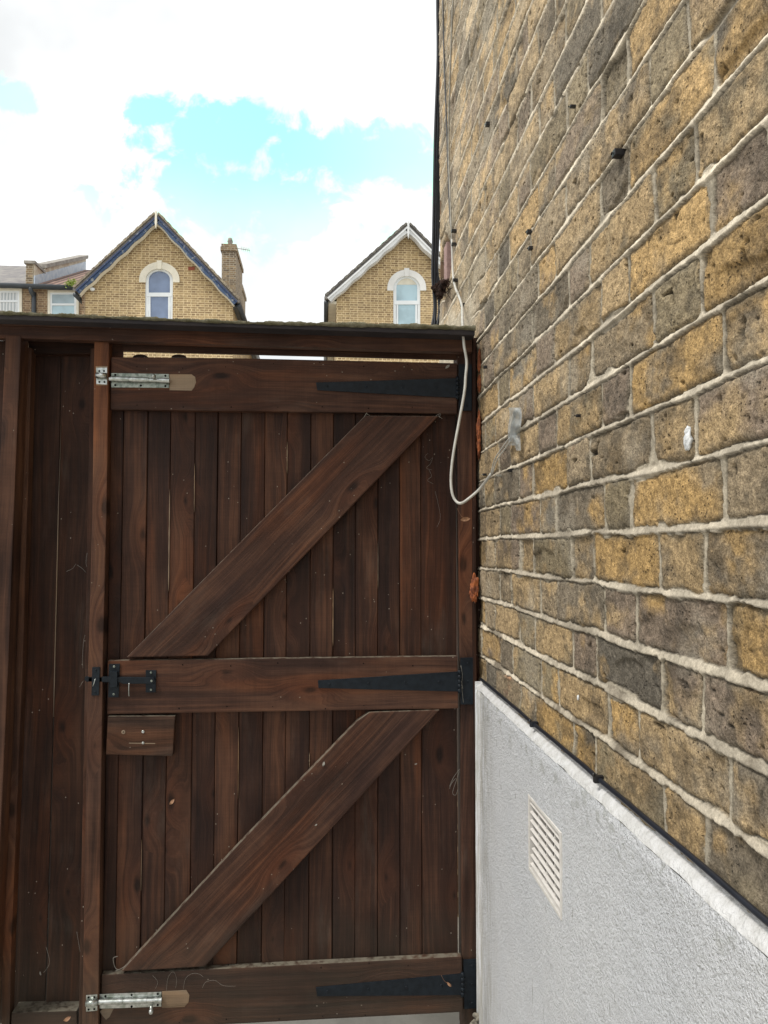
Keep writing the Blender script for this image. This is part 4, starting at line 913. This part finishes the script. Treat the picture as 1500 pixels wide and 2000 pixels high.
web([[(298, 1905), (308, 1918), (303, 1932)], [(325, 1936), (328, 1910), (338, 1898), (345, 1912), (343, 1930)], [(358, 1932), (362, 1912), (374, 1902), (388, 1902), (397, 1908)], [(395, 1930), (402, 1918), (420, 1915), (436, 1925), (460, 1926)]], YF, 'thin looping cobweb threads above the bottom bolt', 0.00035)
web([[(150, 1820), (158, 1870), (158, 1888)], [(90, 1850), (97, 1880), (85, 1900)]], 1.98, 'cobweb shreds at the foot of the left infill boards', 0.0005)
web([[(230, 1868), (221, 1872), (225, 1890), (232, 1894)], [(226, 1896), (236, 1892), (248, 1884), (264, 1868), (274, 1853)]], YF, 'dusty web at the lower tip of the lower brace', 0.0009)
web([[(166, 1240), (163, 1255), (161, 1290), (162, 1305)], [(158, 1336), (163, 1330), (155, 1342)]], 1.99, 'cobweb between infill board and post by the latch', 0.0005)
web([[(170, 1080), (168, 1100), (172, 1112)], [(150, 1103), (160, 1110), (168, 1118)], [(148, 1101), (142, 1110), (130, 1116)]], 1.99, 'cobweb on the upper infill boards beside the post', 0.00045)
# rubble at the foot of the wall
for k, (x, y, r, sd) in enumerate(((936, 1986, .011, 1), (948, 1996, .013, 2), (930, 2004, .015, 3), (958, 2008, .010, 4))):
    p = onY(x, y, 1.93); g = Geo(); g.blob(tuple(p), (r * 1.1, r * .8, r * .8), seed=sd, rough=0.55, sub=3, freq=.8); o = g.build('rubble_lump', M['rubble'], None)
    tag(o, ['pale mortar lump just under the bottom hinge plate', 'broken mortar lump against the plinth foot, second from the top', 'largest rubble lump under the hinge post', 'small rubble lump against the plinth at the frame edge'][k], 'rubble', 'rubble at the foot of the wall')
# clump of debris and pink brick end in the cavity
cv = thing('debris_clump', 'dark clump of twigs and dirt lodged on the wall below the cavity', 'debris', tuple(onX(866, 568, W - .01)))
g = Geo(); rr = random.Random(9)
for k in range(9):
    p = onX(860 + rr.uniform(-8, 14), 568 + rr.uniform(-13, 12), W - 0.012); g.blob((p.x - rr.uniform(0, .012), min(p.y, 2.63), p.z), (.009, .022, .012), seed=30 + k, rough=0.7, sub=3, freq=1.4)
g.build('dirt', M['debris'], cv)
g = Geo()
for k in range(26):
    p = onX(858 + rr.uniform(-8, 20), 566 + rr.uniform(-16, 14), W - 0.02); p.y = min(p.y, 2.63); d = Vector((rr.uniform(-.6, .6), rr.uniform(-1, 1), rr.uniform(-1, 1))) * 0.016
    g.tube([p - d, p + Vector((rr.uniform(-.004, .004), 0, .003)), p + d], 0.0010, 5, 2)
g.build('twigs', M['debris'], cv)
g = Geo(); a = onX(870.5, 478, W); b4 = onX(866.5, 560, W)
ybox(g, a.y - .028, a.y + .030, b4.z, a.z, W - .002, W + .03, 0.003); o = g.build('pink_brick_end', M['pink_stone'], None); tag(o, 'faded pink strip of brick inside the dark cavity by the corner', 'brick')

# ------------------------------------------------------------------ houses beyond
def poly_prism(name, pts, Y, th, mat, parent, bev=0.0):
    g = Geo(); g.poly(pxY(pts, Y), th, (0, 0, 1), 0.5, bev); return g.build(name, mat, parent)
def wavy(pa, pb, w0, w1, amp, waves, Y, th, name, mat, parent, n=60):
    """board from apex pa to foot pb (photo pixels at depth Y); lower edge scalloped"""
    A = onY(*pa, Y); B = onY(*pb, Y); d = (B - A); L = d.length; d.normalize()
    nrm = Vector((d.z, 0, -d.x)); 
    if nrm.z > 0: nrm = -nrm
    k = 25 / 1500
    up = [A + d * (L * i / n) + nrm * (w0 * k) for i in range(n + 1)]
    lo = [A + d * (L * i / n) + nrm * ((w1 + amp * math.sin(2 * math.pi * waves * i / n + 0.6)) * k) for i in range(n + 1)]
    g = Geo(); bm = bmesh.new(); T = Vector((0, th, 0))
    a = [bm.verts.new(p) for p in up]; b = [bm.verts.new(p) for p in lo]; a2 = [bm.verts.new(p + T) for p in up]; b2 = [bm.verts.new(p + T) for p in lo]
    for i in range(n):
        bm.faces.new((a[i], a[i + 1], b[i + 1], b[i])); bm.faces.new((a2[i], b2[i], b2[i + 1], a2[i + 1]))
        bm.faces.new((a[i], a2[i], a2[i + 1], a[i + 1])); bm.faces.new((b[i], b[i + 1], b2[i + 1], b2[i]))
    bm.faces.new((a[0], b[0], b2[0], a2[0])); bm.faces.new((a[-1], a2[-1], b2[-1], b[-1]))
    g.add_bm(bm); return g.build(name, mat, parent)
def arch(x0, x1, ytop, yspring, ybot, n=16):
    cx = (x0 + x1) / 2; rx = (x1 - x0) / 2; ry = yspring - ytop
    pts = [(x0, ybot), (x0, yspring)] + [(cx - rx * math.cos(q), yspring - ry * math.sin(q)) for q in np.linspace(0, math.pi, n)[1:-1]] + [(x1, yspring), (x1, ybot)]
    return pts
def ring_prism(name, outer, inner, Y, th, mat, parent):
    A = pxY(outer, Y); B = pxY(inner, Y); T = Vector((0, th, 0)); g = Geo(); bm = bmesh.new(); n = len(A)
    a = [bm.verts.new(p) for p in A]; b = [bm.verts.new(p) for p in B]; a2 = [bm.verts.new(p + T) for p in A]; b2 = [bm.verts.new(p + T) for p in B]
    for i in range(n - 1):
        bm.faces.new((a[i], a[i + 1], b[i + 1], b[i])); bm.faces.new((a2[i], b2[i], b2[i + 1], a2[i + 1]))
        bm.faces.new((a[i], a2[i], a2[i + 1], a[i + 1])); bm.faces.new((b[i], b[i + 1], b2[i + 1], b2[i]))
    bm.faces.new((a[0], b[0], b2[0], a2[0])); bm.faces.new((a[-1], a2[-1], b2[-1], b[-1]))
    g.add_bm(bm); return g.build(name, mat, parent)

def gable_house(label, apex, fl, fr, wall_l, wall_r, paint, paint2, stone, win, gl_up, gl_lo, verge, group):
    """apex, fl, fr: top line of the verge in pixels at the verge plane; wall_l, wall_r: the gable wall's side edges"""
    Yw, Yv = 25.0, 24.65
    h = thing('gabled_house', label, 'house', (onY(apex[0], apex[1], Yw).x, 29, 0), group)
    A = onY(*apex, Yv); L = onY(*fl, Yv); Rr = onY(*fr, Yv)
    xl = onY(wall_l, 600, Yw).x; xr = onY(wall_r, 600, Yw).x
    sL = (A.z - L.z) / (A.x - L.x); sR = (A.z - Rr.z) / (Rr.x - A.x)
    zl = A.z - sL * (A.x - xl) - 0.16; zr = A.z - sR * (xr - A.x) - 0.16
    # wall with an opening for the window
    wx0, wx1 = onY(win['x0'], win['sp'], Yw).x, onY(win['x1'], win['sp'], Yw).x
    wzs = onY(win['x0'], win['sp'], Yw).z; wzt = onY(win['x0'], win['top'], Yw).z; wzb = wzs - 2.05
    cx = (wx0 + wx1) / 2; rx = (wx1 - wx0) / 2
    arc = [(cx - rx * math.cos(q), wzs + (wzt - wzs) * math.sin(q)) for q in np.linspace(0, math.pi, 15)]
    g = Geo(); bm = bmesh.new()
    def quad(pts): bm.faces.new([bm.verts.new(p) for p in pts])
    top = lambda x: (A.z - 0.16 - (sL * (A.x - x) if x < A.x else sR * (x - A.x)))
    quad([(xl, Yw, 0), (wx0, Yw, 0), (wx0, Yw, wzs), (wx0, Yw, top(wx0)), (xl, Yw, zl)])
    quad([(wx1, Yw, 0), (xr, Yw, 0), (xr, Yw, zr), (wx1, Yw, top(wx1)), (wx1, Yw, wzs)])
    quad([(wx0, Yw, 0), (wx1, Yw, 0), (wx1, Yw, wzb), (wx0, Yw, wzb)])
    for i in range(14):
        a, b = arc[i], arc[i + 1]; pts = [(a[0], Yw, a[1]), (b[0], Yw, b[1]), (b[0], Yw, top(b[0]))]
        if a[0] < A.x < b[0]: pts.append((A.x, Yw, top(A.x)))
        pts.append((a[0], Yw, top(a[0]))); quad(pts)
        quad([(a[0], Yw, a[1]), (a[0], Yw + .12, a[1]), (b[0], Yw + .12, b[1]), (b[0], Yw, b[1])])
    for x in (wx0, wx1): quad([(x, Yw, wzb), (x, Yw + .12, wzb), (x, Yw + .12, wzs), (x, Yw, wzs)])
    quad([(wx0, Yw, wzb), (wx1, Yw, wzb), (wx1, Yw + .12, wzb), (wx0, Yw + .12, wzb)])
    YB = 34.0
    quad([(xl, Yw, 0), (xl, Yw, zl), (xl, YB, zl), (xl, YB, 0)]); quad([(xr, Yw, 0), (xr, YB, 0), (xr, YB, zr), (xr, Yw, zr)])
    quad([(xl, YB, 0), (xr, YB, 0), (xr, YB, zr), (A.x, YB, A.z - .16), (xl, YB, zl)])
    bmesh.ops.remove_doubles(bm, verts=bm.verts, dist=1e-4)
    me = bpy.data.meshes.new('wall'); bm.to_mesh(me); bm.free(); link('wall', me, M['far_brick'], h)
    # roof slabs
    for sgn, foot in ((-1, L), (1, Rr)):
        g = Geo(); d = (foot - A); nrm = Vector((-d.z, 0, d.x)).normalized()
        if nrm.z < 0: nrm = -nrm
        ext = foot + d.normalized() * 0.05
        a = A - nrm * 0.02; b = ext - nrm * 0.02
        g.poly([a, b, b + nrm * 0.10, A + nrm * 0.10], YB + 0.3 - Yv, bevel=0, dirn=(0, 1, 0)); g.build('roof_slope', M['slate'], h)
        g = Geo(); nn = 26
        for i in range(nn):
            p = A + d * (i / nn); q = A + d * ((i + .93) / nn); s_ = nrm * (0.105 + 0.012 * (i % 2))
            g.poly([p + nrm * 0.045 - Vector((0, .06, 0)), q + nrm * 0.045 - Vector((0, .06, 0)), q + s_ - Vector((0, .06, 0)), p + s_ - Vector((0, .06, 0))], 0.3, bevel=0)
        g.build('verge_tiles', verge, h)
        ap = (apex[0], apex[1]); ft = fl if sgn < 0 else fr
        wavy(ap, ft, 0.5, 9.5, 0.9, 5, Yv - .05, 0.05, 'bargeboard', paint, h)
        wavy(ap, ft, 0.3, 3.2, 0.0, 1, Yv - .09, 0.05, 'bargeboard_trim', paint2, h)
        wavy(ap, ft, 9.2, 11.6, 0.9, 5, Yv + .02, 0.20, 'soffit_board', M['cream_stone'] if paint is M['blue_paint'] else paint, h)
        xg = foot.x + 0.03 * sgn; zg = foot.z - 0.12
        g = Geo(); g.tube([(xg, Yv + .1, zg), (xg, YB, zg)], 0.075, 10, 1); g.build('gutter', M['gutter'], h)
        xs_ = xl if sgn < 0 else xr
        g = Geo(); g.poly([(min(xs_, xg), Yv + .3, zg + .02), (max(xs_, xg), Yv + .3, zg + .02), (max(xs_, xg), Yv + .3, zg + .10), (min(xs_, xg), Yv + .3, zg + .10)], YB - Yv - .3, bevel=0); g.build('eaves_soffit', M['cream_stone'] if sgn < 0 else M['gutter'], h)
    # finial
    g = Geo(); k = 25 / 1500
    g.poly([A + Vector((-1.8 * k, -.12, 4 * k)), A + Vector((0, -.12, 7 * k)), A + Vector((1.8 * k, -.12, 4 * k)), A + Vector((2.2 * k, -.12, -18 * k)), A + Vector((0, -.12, -30 * k)), A + Vector((-2.2 * k, -.12, -18 * k))], 0.08, bevel=0.01)
    g.build('finial', M['cream_stone'] if paint is M['blue_paint'] else M['white_paint'], h)
    # arched surround
    o_ = arch(win['x0'] - win['sw'], win['x1'] + win['sw'], win['top'] - win['sw'], win['sp'], win['sp'] + 5); i_ = arch(win['x0'] + .3, win['x1'] - .3, win['top'] + .3, win['sp'], win['sp'] + 5)
    ar = ring_prism('window_arch', o_, i_, Yw - 0.06, 0.10, stone, h)
    cxp = (win['x0'] + win['x1']) / 2; poly_prism('keystone', [(cxp - 5, win['top'] - win['sw'] - 3), (cxp + 5, win['top'] - win['sw'] - 3), (cxp + 3.5, win['top'] + 1), (cxp - 3.5, win['top'] + 1)], Yw - 0.09, 0.13, stone, ar)
    # window
    Yf = Yw + 0.03; bot = win['sp'] + 122
    wn = ring_prism('window', arch(win['x0'], win['x1'], win['top'], win['sp'], bot), arch(win['x0'] + 6.3, win['x1'] - 6.0, win['top'] + 5.2, win['sp'], bot), Yf, 0.07, M['pvc'], h)
    tr = win['tr']; poly_prism('transom', [(win['x0'] + 2, tr), (win['x1'] - 2, tr), (win['x1'] - 2, tr + 7.5), (win['x0'] + 2, tr + 7.5)], Yf - .01, 0.07, M['pvc'], wn)
    poly_prism('pane', arch(win['x0'] + 4, win['x1'] - 4, win['top'] + 4, win['sp'], tr + 2), Yf + .05, 0.02, gl_up, wn)
    poly_prism('pane', [(win['x0'] + 4, tr + 4), (win['x1'] - 4, tr + 4), (win['x1'] - 4, bot), (win['x0'] + 4, bot)], Yf + .03, 0.02, gl_lo, wn)
    for xx in (win['x0'] + 7.5, win['x1'] - 7.5):
        poly_prism('sash_stile', [(xx - 2.2, tr + 7), (xx + 2.2, tr + 7), (xx + 2.2, bot), (xx - 2.2, bot)], Yf, 0.05, M['pvc'], wn)
    if win.get('fan'):
        poly_prism('blind', arch(win['x0'] + 7, win['x1'] - 7, win['top'] + 6.0, win['top'] + 17, win['top'] + 18), Yf + .04, 0.015, M['cream_stone'], wn)
    return h, A, L, Rr, Yw, xl, xr
H1 = gable_house('yellow brick gabled house with peeling blue bargeboards and an arched window', (306, 420), (147, 566), (464, 588), 160, 455, M['blue_paint'], M['blue_paint_dark'], M['cream_stone'],
                 dict(x0=284, x1=338, top=524, sp=546, sw=12.5, tr=571.5), M['glass_sky'], M['glass_sky'], M['verge'], 'gabled houses beyond the gate')
H2 = gable_house('yellow brick gabled house with clean white scalloped bargeboards, right of the gap', (797, 440), (639, 581), (955, 600), 657, 945, M['white_paint'], M['white_paint'], M['white_stone'],
                 dict(x0=768, x1=821, top=538, sp=562, sw=11.5, tr=587, fan=True), M['glass_pale'], M['glass_pale'], M['verge_dark'], 'gabled houses beyond the gate')
h1 = H1[0]
poly_prism('air_brick', [(367.5, 521), (380, 521), (380, 527.5), (367.5, 527.5)], 24.985, 0.03, M['red_brick'], h1)
# security light under the left verge
p = onY(180.5, 565, 24.9); g = Geo(); g.blob(tuple(p), (.085, .07, .06), rough=0.05, sub=2); sl_ = g.build('security_light', M['pvc'], h1)
g = Geo(); g.tube([onY(174, 561, 24.98), tuple(p)], 0.02, 6, 1); g.build('bracket', M['pvc'], sl_)
poly_prism('quoin_strip', [(160, 574), (166.5, 574), (166.5, 700), (160, 700)], 24.99, 0.02, M['far_brick_dark'], h1)
# chimneys of the blue house
def chimney(x0, x1, ytop, Y0, Y1, parent, pot=True, zb=8.0):
    a = onY(x0, ytop, Y0); b = onY(x1, ytop, Y0)
    g = Geo(); g.box((a.x, Y0, zb), (b.x, Y1, a.z - .28), bevel=0); ch = g.build('chimney', M['chimney_brick'], parent)
    g = Geo(); g.box((a.x - .05, Y0 - .05, a.z - .28), (b.x + .05, Y1 + .05, a.z - .12), bevel=.01); g.box((a.x - .02, Y0 - .02, a.z - .12), (b.x + .02, Y1 + .02, a.z), bevel=.01); g.build('chimney_cap', M['chimney_brick'], ch)
    if pot:
        for q in np.linspace(Y0 + .35, Y1 - .35, pot):
            g = Geo(); xc = (a.x + b.x) / 2; g.tube([(xc, q, a.z), (xc, q, a.z + .16), (xc, q, a.z + .22), (xc, q, a.z + .36)], [0.10, 0.085, 0.11, 0.075], 10, 1); g.build('chimney_pot', M['coping_far'], ch)
    return ch, a, b
ch1, ca, cb1 = chimney(433.5, 461, 476, 29.0, 31.3, h1, 1)
chimney(457, 473, 555, 32.6, 34.0, h1, 0)
g = Geo(); q = onY(463, 484, 29.4); q2 = onY(488, 489, 29.4); g.tube([q - Vector((0.15, 0, 0.0)), q2], 0.012, 5, 1)
for t_ in (.35, .5, .65, .8, .95): 
    c_ = q.lerp(q2, t_); g.tube([c_ - Vector((0, .22, 0)), c_ + Vector((0, .22, 0))], 0.006, 4, 1)
g.build('aerial', M['zinc_old'], ch1)

# low terrace to the left, with slate roof, party wall and two windows
YT = 26.2
tr_ = thing('terraced_house', 'lower brown brick terraced house with slate roof left of the blue gable', 'house', (onY(60, 600, YT).x, 28, 0))
xa = onY(-260, 600, YT).x; xb = onY(168, 600, YT).x; ze = onY(60, 561, YT).z
g = Geo(); g.box((xa, YT, 0), (xb, YT + 8, ze), bevel=0); g.build('wall', M['far_brick_dark'], tr_)
# roofs
def slope(name, xA, xB, mat, yb, zb_top, zoff=0.0):
    g = Geo(); bm = bmesh.new(); n = 8
    P = [(xA, YT - .18, ze + .02 + zoff), (xB, YT - .18, ze + .02 + zoff), (xB, yb, zb_top + zoff), (xA, yb, zb_top + zoff)]
    v1 = [bm.verts.new(p) for p in P]; v2 = [bm.verts.new((p[0], p[1], p[2] - .12)) for p in P]
    bm.faces.new(v1); bm.faces.new(v2[::-1])
    for i in range(4): bm.faces.new((v1[i], v2[i], v2[(i + 1) % 4], v1[(i + 1) % 4]))
    g.add_bm(bm); return g.build(name, mat, tr_)
xp0 = onY(53, 530, YT).x; xp1 = onY(69, 530, YT).x
zr1 = onY(20, 519, 30.5).z
slope('slate_roof', xa, xp0 + .02, M['slate'], 30.5, zr1)
zr2 = onY(168, 527, 31.4).z
slope('pantile_roof', xp1 + .03, xb + 1.8, M['pantile'], 31.4, zr2)
# party wall: brick pier in front and rendered parapet running up the slope
zp = onY(60, 513, YT).z
zt1 = onY(78, 524, 27.1).z; zt2 = onY(160, 503, 31.6).z
g = Geo(); bm = bmesh.new()
def wedge(bm, x0, x1, pts):
    a = [bm.verts.new((x0, y, z)) for y, z in pts]; b = [bm.verts.new((x1, y, z)) for y, z in pts]; n = len(pts)
    bm.faces.new(a); bm.faces.new(b[::-1])
    for i in range(n): bm.faces.new((a[i], b[i], b[(i + 1) % n], a[(i + 1) % n]))
wedge(bm, xp0, xp1 + .0, [(YT + .9, ze), (31.6, ze), (31.6, zt2), (YT + .9, zt1)]); g.add_bm(bm); pw = g.build('party_wall', M['parapet'], tr_)
g = Geo(); g.box((xp0, YT - .1, ze - .05), (xp1 - .03, YT + .75, zp - .08), bevel=0); g.build('brick_pier', M['chimney_brick'], pw)
g = Geo(); g.box((xp1 - .035, YT - .08, ze), (xp1 + .005, YT + .9, zp - .08), bevel=0); g.build('pier_render', M['parapet'], pw)
g = Geo(); g.box((xp0 - .06, YT - .16, zp - .08), (xp1 + .05, YT + .82, zp + .02), bevel=0.01); g.build('pier_cap', M['coping_far'], pw)
g = Geo(); bm = bmesh.new(); wedge(bm, xp0 - .05, xp1 + .06, [(YT + .85, zt1 - .0), (31.7, zt2), (31.7, zt2 + .14), (YT + .85, zt1 + .14)]); g.add_bm(bm); g.build('parapet_coping', M['coping_far'], pw)
g = Geo(); bm = bmesh.new(); zz0 = ze + .02; sl2 = (zr2 - zz0) / (31.4 - YT + .18)
wedge(bm, xp1 - .01, xp1 + .03, [(YT - .1, zz0), (31.5, zr2), (31.5, zr2 + .38), (YT - .1, zz0 + .34)]); g.add_bm(bm); g.build('flashing', M['lead'], pw)
g = Geo(); g.tube([(xa, YT - .22, ze + .0), (xb - .25, YT - .22, ze - .05)], 0.085, 10, 1); g.build('gutter', M['gutter'], tr_)
g = Geo(); g.tube([onY(60, 562, YT - .22), onY(60.5, 568, YT - .2), onY(65, 578, YT - .08), onY(66, 590, YT - .08), onY(66, 800, YT - .08)], 0.075, 10, 3); g.build('downpipe', M['gutter'], tr_)
def sash(x0, x1, y0, ymid, gl1, gl2):
    yb = y0 + 110
    Yf = YT - 0.05
    wn = ring_prism('window', [(x0, yb), (x0, y0), (x1, y0), (x1, yb)], [(x0 + 4.5, yb), (x0 + 4.5, y0 + 4.5), (x1 - 4.5, y0 + 4.5), (x1 - 4.5, yb)], Yf, 0.06, M['cream_stone'], tr_)
    ring_prism('sash_frame', [(x0 + 4.5, yb), (x0 + 4.5, y0 + 4.5), (x1 - 4.5, y0 + 4.5), (x1 - 4.5, yb)], [(x0 + 8.5, yb), (x0 + 8.5, y0 + 8.5), (x1 - 8.5, y0 + 8.5), (x1 - 8.5, yb)], Yf + .02, 0.04, M['pvc'], wn)
    poly_prism('transom', [(x0 + 8, ymid - 2), (x1 - 8, ymid - 2), (x1 - 8, ymid + 2), (x0 + 8, ymid + 2)], Yf + .01, 0.04, M['pvc'], wn)
    poly_prism('pane', [(x0 + 8, y0 + 8), (x1 - 8, y0 + 8), (x1 - 8, ymid), (x0 + 8, ymid)], Yf + .035, 0.015, gl1, wn)
    poly_prism('pane', [(x0 + 8, ymid), (x1 - 8, ymid), (x1 - 8, yb), (x0 + 8, yb)], Yf + .035, 0.015, gl2, wn)
sash(93, 153.5, 566.5, 594.5, M['glass_grey'], M['glass_pale'])
sash(-30, 42.5, 563, 588, M['net'], M['net'])
# weed on the gutter
g = Geo(); rr = random.Random(21); bm = bmesh.new()
for k in range(170):
    c_ = onY(rr.gauss(139, 5), rr.gauss(554, 4), YT - .25 + rr.uniform(-.1, .1)); d = Vector((rr.uniform(-1, 1), rr.uniform(-.5, .5), rr.uniform(-.2, 1))).normalized() * rr.uniform(.03, .09); s_ = Vector((rr.uniform(-1, 1), rr.uniform(-1, 1), rr.uniform(-1, 1))).normalized() * .018
    bm.faces.new([bm.verts.new(c_ - d), bm.verts.new(c_ + s_), bm.verts.new(c_ + d), bm.verts.new(c_ - s_)])
g.add_bm(bm); o = g.build('gutter_weed', M['weed'], None); tag(o, 'bright green weed growing in the gutter left of the blue gable', 'plant')
